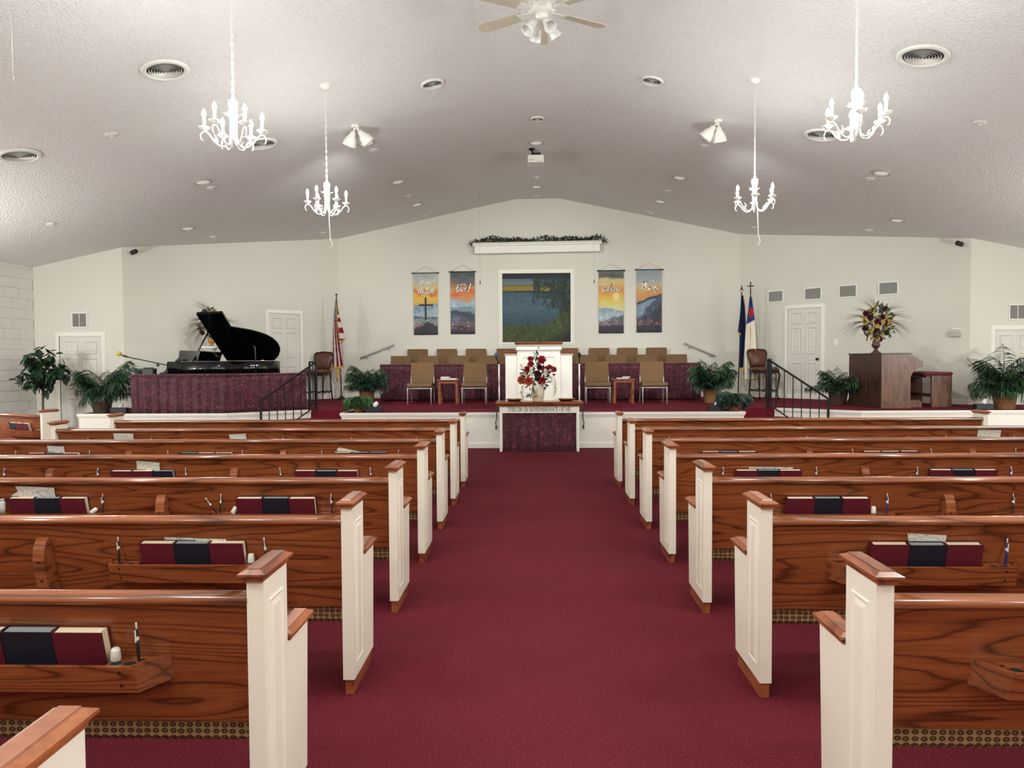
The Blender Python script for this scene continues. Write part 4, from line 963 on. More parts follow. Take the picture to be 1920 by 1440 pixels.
round_vent(-1.22, 8.84, 0.148, 4, 'small round white ceiling vent on the piano side of the fan', G)
round_vent(1.48, 8.86, 0.142, 4, 'small round white ceiling vent on the organ side of the fan', G)
round_vent(0.09, 10.69, 0.105, 3, 'small round white vent on the ridge between fan and projector', G)
o = None
SP_ = [(-4.88, 8.2), (5.08, 8.29), (-7.36, 10.75), (-4.87, 10.76), (-2.38, 10.74), (-2.37, 13.7), (-2.35, 15.6), (-6.09, 13.5), (-4.45, 15.1), (2.57, 10.79), (2.58, 13.62), (2.57, 15.6), (5.03, 10.82), (6.32, 13.6), (0.1, 14.09), (0.09, 15.7), (4.64, 15.1)]
SPN = ['between the two large vents, piano side', 'alone over the pews, organ side', 'over the ficus corner', 'beside the outer downlight, piano side', 'beside the twin floodlights, piano side', 'between downlights over the piano-side stage', 'nearest the piano-side banners', 'above the piano-side angled wall', 'near the striped flag corner', 'beside the twin floodlights, organ side', 'between downlights over the organ-side stage', 'nearest the organ-side banners', 'beside the outer downlight, organ side', 'above the organ', 'on the ridge just beyond the projector', 'on the ridge nearest the mural wall', 'near the blue flags corner']
for (x, y), nm in zip(SP_, SPN):
    if o is None:
        o = on_ceiling('fire_sprinkler', 'white ceiling sprinkler '+nm, 'sprinkler', x, y, 'ceiling sprinklers')
        MB().lathe([(0.074, -0.0005), (0.072, -0.006), (0.04, -0.013), (0.014, -0.016)], 16).build('escutcheon', 'fixture_white', o)
        q = MB(); q.lathe([(0.011, -0.014), (0.011, -0.03), (0.018, -0.032), (0.018, -0.036), (0, -0.036)], 10); q.build('nozzle', 'white_plastic', o); cache(o)
    else:
        n_ = clone(o, 'white ceiling sprinkler '+nm, (x, y, cz(x))); n_.rotation_euler = (0, (0 if abs(x-RX) < 0.5 else (-1 if x < RX else 1))*math.atan(0.209), 0)
o = None
for x, y, nm in ((-4.85, 10.42, 'over the middle pews, piano side'), (-6.14, 12.57, 'over the palm by the door, piano side'), (-2.37, 12.63, 'nearer of two above the striped flag'), (-2.34, 14.5, 'further of two above the banners, piano side'), (-2.40, 10.36, 'behind the twin floodlights, piano side'), (2.59, 12.63, 'nearer of two, organ-side stage'),
                 (2.59, 14.5, 'further of two above the banners, organ side'), (2.59, 10.44, 'behind the twin floodlights, organ side'), (5.04, 10.48, 'over the middle pews, organ side'), (6.35, 12.63, 'above the organ'), (0.075, 11.86, 'on the ridge just before the projector'), (0.10, 14.84, 'on the ridge between projector and mural wall')):
    lab = 'small round recessed downlight '+nm
    if o is None:
        o = on_ceiling('downlight', lab, 'light', x, y, 'recessed downlights')
        MB().lathe([(0.128, -0.001), (0.126, -0.010), (0.104, -0.014), (0.100, -0.004)], 24, cap=False).build('trim_ring', 'slat_grey', o)
        MB().lathe([(0.102, -0.004), (0.06, -0.012), (0.0, -0.014)], 20, cap=False).build('lens', 'lens_added_glow', o); cache(o)
    else:
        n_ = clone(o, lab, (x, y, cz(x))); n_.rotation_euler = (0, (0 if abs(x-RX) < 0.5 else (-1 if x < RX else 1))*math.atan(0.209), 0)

def spot(x, y, lab, dirs):
    t = thing('twin_floodlight', lab, 'light', (x, y, cz(x)), 0, 'twin floodlights')
    MB().lathe([(0.05, 0.008), (0.06, -0.012), (0.055, -0.028), (0.0, -0.03)], 14).build('mounting_plate', 'fixture_white', t)
    for d in dirs:
        d = Vector(d).normalized(); M_ = aim((d.x*0.02, d.y*0.02, -0.03), d) @ R('X', -PI/2)
        MB().lathe([(0.013, 0.0), (0.013, 0.055), (0.035, 0.06), (0.042, 0.10), (0.078, 0.16), (0.094, 0.235), (0.096, 0.252), (0.088, 0.25), (0.06, 0.17), (0.0, 0.15)], 16, 0, M_, cap=False).build('shade', 'fixture_white', t)
spot(-2.37, 9.6, 'white twin floodlight over the piano-side pews', ((-0.42, 0.3, -0.9), (0.62, 0.28, -0.75)))
spot(2.50, 9.7, 'white twin floodlight over the organ-side pews', ((-0.6, 0.28, -0.75), (0.16, 0.3, -0.9)))

t = thing('projector', 'white projector on a black bracket under the ceiling ridge', 'projector', (0.07, 12.2, 4.735))
MB().box(-0.137, 0.137, -0.15, 0.17, 0, 0.125, b=0.012).build('body', 'fixture_white', t)
MB().lathe([(0.034, 0), (0.034, 0.02), (0.028, 0.022), (0, 0.022)], 14, 0, T(0.06, -0.148, 0.045) @ R('X', PI/2)).build('lens', 'frosted_glass', t)
g = MB(); [g.box(-0.115+i*0.012, -0.109+i*0.012, -0.153, -0.149, 0.025, 0.055) for i in range(7)]; g.build('grille', 'slat_grey', t)
q = MB(); q.box(-0.06, -0.01, -0.06, 0.06, 0.126, 0.15); q.tube([(-0.04, 0, 0.15), (-0.045, 0, 0.21)], 0.016, 8); q.box(-0.075, 0.07, -0.03, 0.03, 0.17, 0.19); q.build('bracket', 'black_iron', t)
q = MB(); q.tube([(-0.045, 0, 0.2), (-0.07, 0, cz(0)-4.735-0.03)], 0.014, 8); q.lathe([(0.025, -0.03), (0.055, -0.005), (0.055, 0)], 12, 0, T(-0.07, 0, cz(0)-4.735)); q.build('pole', 'black_iron', t)
q = MB(); q.tube([(0.10, 0.05, 0.126), (0.08, 0, 0.19), (0.01, 0, 0.24), (-0.03, 0, 0.235), (0.0, 0, 0.21), (0.06, 0.04, 0.16), (0.12, 0.08, 0.128)], 0.006, 6); q.build('cable', 'black_plastic', t)

# ceiling fan
t = thing('ceiling_fan', 'white ceiling fan with four glass light shades under the ridge', 'fan', (0.10, 6.55, 4.50))
HT = 5.0-4.50
MB().lathe([(0.012, HT-0.06), (0.065, HT-0.05), (0.07, HT-0.001)], 16).build('canopy', 'fixture_white', t)
MB().tube([(0, 0, 0.2), (0, 0, HT-0.05)], 0.013, 8).build('downrod', 'fixture_white', t)
MB().lathe([(0.02, 0.21), (0.09, 0.19), (0.125, 0.15), (0.13, 0.09), (0.11, 0.06), (0.085, 0.05), (0.0, 0.05)], 20).build('motor', 'fixture_white', t)
MB().lathe([(0.045, 0.052), (0.06, 0.03), (0.05, -0.02), (0.0, -0.03)], 16).build('light_hub', 'fixture_white', t)
for i in range(6):
    a = PI/2+i*PI/3; b = T(0, 0, 0.075) @ R('Z', a-PI/2)
    q = MB(); q.prism([(-0.062, 0.20), (-0.055, 0.21), (-0.07, 0.62), (-0.055, 0.67), (0, 0.685), (0.055, 0.67), (0.07, 0.62), (0.055, 0.21), (0.062, 0.20)], 'z', -0.003, 0.003, M=b @ R('Y', 0.2)); q.build('blade', 'fan_blade', t)
    q = MB(); q.prism([(-0.02, 0.09), (-0.035, 0.18), (-0.05, 0.24), (0.05, 0.24), (0.035, 0.18), (0.02, 0.09)], 'z', -0.010, -0.004, M=b @ R('Y', 0.12)); q.build('blade_iron', 'fixture_white', t)
for i, a in enumerate((0.5, 2.0, 3.6, 5.2)):
    d = Vector((math.cos(a)*0.75, math.sin(a)*0.75, -0.8)).normalized(); M_ = aim((math.cos(a)*0.04, math.sin(a)*0.04, -0.01), d) @ R('X', -PI/2)
    q = MB().lathe([(0.016, 0), (0.018, 0.045), (0.03, 0.05), (0.034, 0.055)], 12, 0, M_); o = q.build('socket', 'fixture_white', t)
    MB().lathe([(0.034, 0.055), (0.042, 0.075), (0.046, 0.12), (0.058, 0.16), (0.060, 0.168), (0.054, 0.164), (0.04, 0.12), (0.0, 0.08)], 16, 0, M_, cap=False).build('glass_shade', 'frosted_glass', o)

# chandeliers
def chandelier(lab, x, y, cord):
    z0 = 3.095; t = thing('chandelier', lab, 'chandelier', (x, y, z0), 0.26, 'white candle chandeliers'); zc = cz(x)-z0
    MB().lathe([(0.0, 0.055), (0.014, 0.06), (0.012, 0.10), (0.026, 0.12), (0.028, 0.30), (0.036, 0.325), (0.036, 0.368), (0.030, 0.376), (0.012, 0.38), (0.014, 0.40), (0.010, 0.41)], 16).build('column', 'white_metal', t)
    n = int((zc-0.43)/0.036); ch = MB()
    for i in range(n+1):
        zz = 0.412+i*(zc-0.045-0.412)/n; pts = []
        for k in range(9):
            a = 2*PI*k/8; px, pz = 0.010*math.cos(a), 0.024*math.sin(a); pts.append((px, 0, zz+pz) if i % 2 else (0, px, zz+pz))
        ch.tube(pts, 0.0026, 4, cap=False)
    ch.tube([(0.004, 0.004, 0.41), (-0.004, 0.004, 0.41+(zc-0.45)*0.5), (0.003, -0.003, zc-0.02)], 0.0022, 4)
    ch.build('chain', 'white_metal', t)
    s = -1 if x < RX else 1
    MB().lathe([(0.008, -0.05), (0.03, -0.045), (0.06, -0.02), (0.066, 0.0)], 18, 0, T(0, 0, zc) @ R('Z', -0.26) @ R('Y', s*math.atan(0.209))).build('canopy', 'white_metal', t)
    pr = [(0.024, 0.30), (0.021, 0.20), (0.022, 0.10), (0.034, 0.035), (0.065, 0.008), (0.105, 0.012), (0.145, 0.045), (0.178, 0.095), (0.205, 0.118), (0.232, 0.112), (0.246, 0.085), (0.240, 0.055), (0.226, 0.046)]
    for i in range(6):
        a = i*PI/3; cs, sn = math.cos(a), math.sin(a)
        q = MB(); q.tube([(r*cs, r*sn, z) for r, z in pr], [0.007]*8+[0.006, 0.0055, 0.005, 0.0045, 0.004], 7)
        b1 = aim((0.13*cs, 0.13*sn, 0.032), (cs*0.2-sn*0.4, sn*0.2+cs*0.4, 1), 0.5); q.leaf(b1, 0.05, 0.03, 0.3)
        q.tube([(0.12*cs, 0.12*sn, 0.02), (0.115*cs-0.015*sn, 0.115*sn+0.015*cs, 0.06), (0.14*cs-0.02*sn, 0.14*sn+0.02*cs, 0.09)], 0.003, 5); q.leaf(aim((0.03*cs, 0.03*sn, 0.25), (cs, sn, 0.8), 0.4), 0.045, 0.026, 0.3)
        A = q.build('arm', 'white_metal', t)
        C0 = T(0.216*cs, 0.216*sn, 0)
        MB().lathe([(0.008, 0.12), (0.018, 0.128), (0.040, 0.145), (0.044, 0.152), (0.036, 0.150), (0.013, 0.146)], 16, 0, C0).build('drip_pan', 'white_metal', A)
        MB().lathe([(0.0115, 0.146), (0.0115, 0.225), (0.009, 0.228)], 10, 0, C0).build('candle_sleeve', 'candle_sleeve', A)
        MB().lathe([(0.007, 0.227), (0.0145, 0.243), (0.0155, 0.256), (0.011, 0.274), (0.003, 0.292), (0.0, 0.294)], 8, 0, C0).build('bulb', 'bulb_glow', A)
    if cord: MB().tube([(0.012, -0.03, 0.1), (0.02, -0.03, 0.0), (0.03, -0.03, -0.26), (0.055, -0.03, -0.34), (0.022, -0.03, -0.385)], 0.006, 6).build('tied_cord', 'white_metal', t)
chandelier('white candle chandelier nearest the viewer over the piano-side pews', -2.35, 5.6, False)
chandelier('white candle chandelier with dangling cord over the piano-side pews', -2.365, 8.2, True)
chandelier('white candle chandelier nearest the viewer over the organ-side pews', 2.495, 5.6, False)
chandelier('white candle chandelier with dangling cord over the organ-side pews', 2.555, 8.29, True)

# ---------------------------------------------------------------- curtains
def curtain_mesh(name, path, z0, z1, lam=0.085, amp=0.016, mat='damask', seed=1, gather=0.5, th=0.004):
    """a hanging cloth folded along PATH (x, y points); closed at the back so that it has thickness"""
    P = [Vector(p) for p in path]; L = [0.0]
    for a, b in zip(P, P[1:]): L.append(L[-1]+(b-a).length)
    n = int(L[-1]/0.014); r = np.random.RandomState(seed); ph = r.rand(4)*6; rows = 8; mb = MB(); uv = []
    def at(s):
        for i in range(len(P)-1):
            if s <= L[i+1] or i == len(P)-2:
                t = (s-L[i])/(L[i+1]-L[i]); d = (P[i+1]-P[i]).normalized(); return P[i].lerp(P[i+1], t), Vector((d.y, -d.x))
    for side in (0, 1):
        for j in range(rows+1):
            t = j/rows; z = lerp(z0, z1, t)
            for i in range(n+1):
                s = L[-1]*i/n; q, nn = at(s)
                k = 2*PI*s/lam+1.8*math.sin(s*2.1+ph[0])+0.9*math.sin(s*5.3+ph[1])
                o = amp*(1-0.45*t)*(math.sin(k)+0.35*math.sin(2.3*k+ph[2]))+0.006*math.sin(9*t+s*3+ph[3])
                q = q+nn*(o+amp-side*th); mb.v.append((q.x, q.y, z+(0.004*math.sin(k*0.5) if j == 0 else 0))); uv.append((s*0.8+side*3, z*0.8))
    W = n+1; N = W*(rows+1)
    for j in range(rows):
        for i in range(n):
            a = j*W+i; mb.f.append((a, a+1, a+W+1, a+W)); mb.f.append((N+a, N+a+W, N+a+W+1, N+a+1))
    for i in range(n): mb.f.append((i+1, i, N+i, N+i+1)); a = rows*W+i; mb.f.append((a, a+1, N+a+1, N+a))
    for j in range(rows): a = j*W; mb.f.append((a, a+W, N+a+W, N+a)); a = j*W+n; mb.f.append((a+W, a, N+a, N+a+W))
    mb.mi = [0]*len(mb.f); mb.sm = [True]*len(mb.f); mb.uv = uv
    return mb.mesh(name, mat)
def ruffle(path, z, r, mat='damask', lam=0.03):
    P = [Vector((p[0], p[1], z)) for p in path]; pts = []; R_ = []
    for a, b in zip(P, P[1:]):
        n = max(2, int((b-a).length/0.012))
        for i in range(n): pts.append(a.lerp(b, i/n)+Vector((0, 0, 0.003*math.sin(len(pts)*1.3)))); R_.append(r*(1+0.22*math.sin(len(pts)*2*PI*0.012/lam)))
    mb = MB().tube(pts, R_, 7); mb.uv = [(v[0]*0.8+v[1], v[2]*0.8) for v in mb.v]
    return mb
t = thing('curtain_screen', 'burgundy damask curtain screen standing in front of the grand piano', 'curtain', (0, 0, 0))
DP = [(-6.58, 11.62), (-6.60, 11.46), (-5.02, 11.46), (-3.96, 12.21), (-3.98, 12.30)]
place(curtain_mesh('curtain', DP, ZP+0.006, 1.178, 0.17, 0.014, seed=3), 'curtain', t)
ruffle(DP, 1.192, 0.024).build('top_ruffle', 'damask', t)
for x, y in ((-6.56, 11.62), (-6.55, 11.52), (-5.02, 11.53), (-3.98, 12.30)): MB().tube([(x, y, ZP+0.002), (x, y, 1.19)], 0.011, 6).build('post', 'black_iron', t)
t = thing('curtain_screen', 'long burgundy damask curtain rail in front of the choir chairs', 'curtain', (0, 0, 0))
DC = [(-3.17, 14.95), (-3.17, 14.71), (3.44, 14.71), (3.44, 14.95)]
place(curtain_mesh('curtain', DC, ZP+0.03, 1.315, 0.11, 0.013, seed=8), 'curtain', t)
ruffle(DC, 1.322, 0.016).build('top_ruffle', 'damask', t)
for x in (-3.15, -1.6, 0.1, 1.8, 3.42): MB().tube([(x, 14.76, ZP+0.002), (x, 14.76, 1.32)], 0.014, 6).build('post', 'black_iron', t)

# ---------------------------------------------------------------- communion table
TY0, TY1 = 10.875, 11.27
t = thing('communion_table', 'white communion table with oak top and carved motto at the aisle end', 'table', (0.098, TY0, 0))
MB().prism([(-0.05, 0.735), (-0.052, 0.762), (-0.04, 0.772), (TY1-TY0+0.03, 0.772), (TY1-TY0+0.04, 0.76), (TY1-TY0+0.03, 0.735)], 'x', -0.672, 0.672).build('tabletop', 'table_wood', t)
MB().prism([(-0.045, 0.735), (-0.02, 0.71), (-0.02, 0.70), (TY1-TY0, 0.70), (TY1-TY0, 0.735)], 'x', -0.655, 0.655).build('cove_moulding', 'table_wood', t)
for x in (-0.612, 0.572):
    for y in (0.0, TY1-TY0-0.045): MB().box(x, x+0.04, y, y+0.04, 0.001, 0.70, b=0.004).build('leg', 'trim_paint', t)
MB().box(-0.572, 0.572, 0.006, 0.026, 0.598, 0.70).build('front_apron', 'trim_paint', t)
MB().box(-0.572, 0.572, TY1-TY0-0.04, TY1-TY0-0.02, 0.598, 0.70).build('rear_apron', 'trim_paint', t)
for x in (-0.606, 0.588): MB().box(x, x+0.018, 0.04, TY1-TY0-0.045, 0.598, 0.70).build('side_apron', 'trim_paint', t)
mb, wd = strokes('THIS DO IN REMEMBRANCE OF ME', SERIF, 0.062, 0.15, 0.075, 0, 0.002); o = mb.build('motto_lettering', 'ink', t, (-0.483, 0.0055, 0.622)); o.scale = (0.968/wd, 1, 1)
t = thing('curtain', 'burgundy damask curtain hanging inside the communion table', 'curtain', (0, 0, 0))
place(curtain_mesh('cloth', [(0.098-0.565, TY0+0.05), (0.098+0.565, TY0+0.05)], 0.012, 0.69, 0.16, 0.016, seed=12), 'cloth', t)
MB().tube([(0.098-0.57, TY0+0.066, 0.692), (0.098+0.57, TY0+0.066, 0.692)], 0.006, 6).build('rod', 'brass', t)

# pulpit
t = thing('pulpit', 'white panelled pulpit with oak ledges behind the communion table', 'pulpit', (0.102, 11.9, ZP))
def mould(x0, x1, y0, y1, z, nm='ledge', mat='table_wood', o=0.03):
    q = MB(); lv = [(0.0, 0.0), (o*0.5, 0.012), (o*0.55, 0.02), (o, 0.032), (o, 0.042), (o*0.75, 0.046)]; vs = []; F = []
    for a, dz in lv: vs += [(x0-a, y0-a, z+dz), (x1+a, y0-a, z+dz), (x1+a, y1+a, z+dz), (x0-a, y1+a, z+dz)]
    for i in range(len(lv)-1):
        for k in range(4): F.append((4*i+k, 4*i+(k+1) % 4, 4*i+4+(k+1) % 4, 4*i+4+k))
    F += [(3, 2, 1, 0), tuple(4*(len(lv)-1)+k for k in range(4))]
    q.add(vs, F); return q.build(nm, mat, t)
MB().box(-0.362, 0.362, 0.0, 0.40, 0.001, 1.075, b=0.004).build('centre_case', 'trim_paint', t)
MB().box(-0.375, 0.375, -0.012, 0.41, 1.002, 1.075).build('frieze', 'trim_paint', t)
MB().prism([(-0.012, 1.002), (-0.03, 1.012), (-0.012, 1.02)], 'x', -0.39, 0.39).build('astragal', 'trim_paint', t)
MB().prism([(-0.012, 1.06), (-0.04, 1.095), (0.43, 1.095), (0.41, 1.06)], 'x', -0.385, 0.385).build('crown_moulding', 'trim_paint', t)
mould(-0.385, 0.385, -0.025, 0.42, 1.095, 'top_ledge', o=0.022)
for s in (-1, 1):
    a, b = sorted((s*0.362, s*0.56)); MB().box(a, b, 0.02, 0.38, 0.001, 0.935, b=0.004).build('wing_case', 'trim_paint', t)
    MB().prism([(0.02, 0.915), (-0.005, 0.945), (0.40, 0.945), (0.38, 0.915)], 'x', a-(0.02 if s < 0 else 0), b+(0.02 if s > 0 else 0)).build('wing_moulding', 'trim_paint', t)
    mould(a if s < 0 else a+0.02, b if s > 0 else b-0.02, 0.01, 0.385, 0.945, 'wing_ledge', o=0.02)
for x0, x1, z0, z1 in ((-0.262, 0.262, 0.885, 0.90), (-0.262, 0.262, 0.15, 0.165), (-0.262, -0.247, 0.165, 0.885), (0.247, 0.262, 0.165, 0.885)): MB().box(x0, x1, -0.012, 0.0, z0, z1, b=0.004).build('panel_moulding', 'trim_paint', t)
q = MB(); q.tube([(0.021*math.cos(a)*(1 if True else 0), -0.013, 1.05+0.0+0.021*math.sin(a)-0.008) for a in [PI/2+2*PI*k/3 for k in range(4)]], 0.003, 5)
for k in range(3): q.ball(0.013*math.cos(PI/2+2*PI*k/3), -0.014, 1.042+0.013*math.sin(PI/2+2*PI*k/3), 0.010, 0.003, 0.010, 8, 4)
q.build('emblem', 'urn_gold', t)

# microphones beside the pulpit
for x, foam, lab in ((-0.57, 'blue_foam', 'silver microphone stand with blue foam mic beside the pulpit, piano side'), (0.785, 'black_rubber', 'silver microphone stand with black foam mic beside the pulpit, organ side')):
    t = thing('microphone_stand', lab, 'microphone', (x, 12.0, ZP), 0, 'pulpit microphone stands'); s = -1 if x < 0 else 1
    MB().lathe([(0.125, 0.001), (0.125, 0.012), (0.10, 0.022), (0.02, 0.03), (0.014, 0.05)], 20).build('base', 'black_iron', t)
    MB().tube([(0, 0, 0.03), (0, 0, 0.42)], 0.013, 8).build('lower_tube', 'chrome', t); MB().tube([(0, 0, 0.40), (0, 0, 0.745)], 0.012, 8).build('upper_tube', 'white_metal', t)
    MB().lathe([(0.016, 0.735), (0.019, 0.74), (0.019, 0.765), (0.012, 0.77)], 10).build('clutch', 'chrome', t)
    g = -0.05 if s < 0 else 0.0
    MB().tube([(0, 0, 0.765), (g*0.2, -0.01, 0.80), (g*0.6, 0.01, 0.85), (g*0.9, -0.012, 0.88)], 0.011, 7).build('gooseneck', 'black_rubber', t)
    MB().ball(g*0.95, -0.012, 0.92, 0.031, 0.031, 0.044).build('foam_windscreen', foam, t)

# offering plates on the table
for x, lab in ((-0.29, 'brass offering plate with pale cards on the communion table, piano side'), (0.515, 'brass offering plate with white papers on the communion table, organ side')):
    t = thing('offering_plate', lab, 'plate', (x+0.0, 11.05, 0.773), 0, 'offering plates')
    MB().lathe([(0.085, 0.0), (0.10, 0.004), (0.118, 0.028), (0.148, 0.034), (0.150, 0.038), (0.118, 0.036), (0.098, 0.012), (0.0, 0.010)], 24, cap=True).build('plate', 'brass', t)
    MB().lathe([(0.096, 0.0115), (0.05, 0.013), (0.0, 0.013)], 18, cap=False).build('felt', 'red_cushion', t)
    for i in range(4): MB().box(-0.035, 0.035, -0.02, 0.02, 0, 0.004, M=T(-0.04+0.026*i, 0.012*(i % 2), 0.026+0.004*i) @ R('Z', 0.4*i) @ R('Y', 0.1)).build('card', 'tissue', t)

# ---------------------------------------------------------------- stage chairs
def chair_parts(o):
    bk = MB()    # waisted upholstered back, leaning back
    pr = [(-0.205, 0.40), (-0.222, 0.50), (-0.236, 0.58), (-0.226, 0.66), (-0.224, 0.79), (-0.212, 0.80), (0.212, 0.80), (0.224, 0.79), (0.226, 0.66), (0.236, 0.58), (0.222, 0.50), (0.205, 0.40)]
    bk.prism(pr, 'y', -0.026, 0.026, M=T(0, 0.43, 0) @ T(0, 0, 0.4) @ R('X', -0.12) @ T(0, 0, -0.4)); bk.build('backrest', 'chair_cloth', o)
    s = MB(); pr = [(0.0, 0.335), (-0.012, 0.36), (-0.006, 0.392), (0.03, 0.408), (0.30, 0.402), (0.44, 0.385), (0.44, 0.335)]; s.prism(pr, 'x', -0.235, 0.235, sm=False); s.build('seat', 'chair_cloth', o)
    MB().box(-0.215, 0.215, 0.03, 0.42, 0.318, 0.334).build('seat_pan', 'black_plastic', o)
    for x in (-0.225, 0.225):
        MB().tube([(x, 0.012, 0.002), (x, 0.016, 0.30), (x, 0.02, 0.322)], 0.011, 7).build('leg', 'chrome', o)
        MB().tube([(x, 0.50, 0.002), (x, 0.44, 0.30), (x, 0.43, 0.45), (x*0.98, 0.455, 0.62)], 0.011, 7).build('leg', 'chrome', o)
        MB().tube([(x, 0.016, 0.312), (x, 0.44, 0.312)], 0.010, 6).build('side_rail', 'chrome', o)
    MB().tube([(-0.225, 0.016, 0.308), (0.225, 0.016, 0.308)], 0.010, 6).build('front_stretcher', 'chrome', o)
ch = thing('stage_chair', 'tan upholstered chair', 'chair', (0, 0, 0), 0, 'tan upholstered stage chairs'); chair_parts(ch); cache(ch)
FR = [(-2.165, 13.45, 'tan chair in front of the choir curtain, outermost on the piano side', 0.0), (-1.125, 13.50, 'tan chair between side table and pulpit, piano side', 0.02), (1.235, 13.45, 'tan chair between pulpit and side table, organ side', -0.03), (2.29, 13.38, 'tan chair in front of the choir curtain, outermost on the organ side', -0.03)]
for i, (x, y, lab, rz) in enumerate(FR):
    if i == 0: ch['label'] = lab; ch.location = (x, y, ZP); ch.rotation_euler = (0, 0, rz)
    else: clone(ch, lab, (x, y, ZP), rz)
struct(MB().box(-3.12, 3.39, 14.80, 15.42, ZP, 0.715).build('riser_floor', 'stage_carpet')); struct(MB().box(-3.12, 3.39, 15.42, YB-0.02, ZP, 0.87).build('riser_floor', 'stage_carpet'))
ords = ['first', 'second', 'third', 'fourth']
for i, x in enumerate((-2.86, -2.26, -1.60, -0.97, 1.16, 1.79, 2.45, 3.09)):
    nm = 'piano side' if i < 4 else 'organ side'; k = i if i < 4 else 7-i
    clone(ch, 'tan choir chair just behind the curtain, %s from the %s end' % (ords[k], nm.split()[0]), (x, 14.92, 0.716))
for i, x in enumerate((-2.58, -1.92, -1.265, -0.58, 0.79, 1.48, 2.105, 2.75)):
    nm = 'piano side' if i < 4 else 'organ side'; k = i if i < 4 else 7-i
    clone(ch, 'tan choir chair in the back row, %s from the %s end' % (ords[k], nm.split()[0]), (x, 15.40-0.0, 0.871))

# side tables with their books
for x0, x1, y, lab in ((-1.85, -1.41, 13.56, 'piano side'), (1.513, 1.958, 13.56, 'organ side')):
    w = x1-x0; t = thing('side_table', 'small dark oak side table between two tan chairs, '+lab, 'table', ((x0+x1)/2, y, ZP), 0, 'side tables on the stage')
    MB().box(-w/2, w/2, 0, 0.42, 0.448, 0.47, b=0.004).build('tabletop', 'table_wood', t)
    for x in (-w/2+0.03, w/2-0.075):
        for yy in (0.02, 0.355): MB().box(x, x+0.045, yy, yy+0.045, 0.001, 0.448).build('leg', 'table_wood', t)
    for yy in (0.03, 0.375): MB().box(-w/2+0.075, w/2-0.075, yy, yy+0.016, 0.40, 0.448).build('apron', 'table_wood', t)
    for i, (dx, dz, ww, rz) in enumerate(((-0.06, 0.0, 0.20, 0.1), (0.09, 0.0, 0.16, -0.1), (-0.06, 0.031, 0.17, -0.05)) if x0 < 0 else ((-0.02, 0.0, 0.25, 0.05), (0.06, 0.024, 0.16, -0.1))):
        b = thing('book', ['thick pale-edged book lying on the side table, %s', 'smaller book lying beside it on the side table, %s', 'top book of the stack on the side table, %s'][i if x0 < 0 else (0, 2)[i]] % lab, 'book', ((x0+x1)/2+dx, y+0.17, ZP+0.4705+dz), rz, 'books on the side tables')
        hh = 0.030 if x0 < 0 else 0.023
        MB().box(-ww/2, ww/2, -0.10, 0.10, 0, 0.004).box(-ww/2, ww/2, -0.10, 0.10, hh-0.004, hh).box(-ww/2, -ww/2+0.004, -0.10, 0.10, 0.004, hh-0.004).build('cover', 'black_cover', b)
        MB().box(-ww/2+0.004, ww/2-0.005, -0.096, 0.096, 0.004, hh-0.004).build('pages', 'tissue', b)

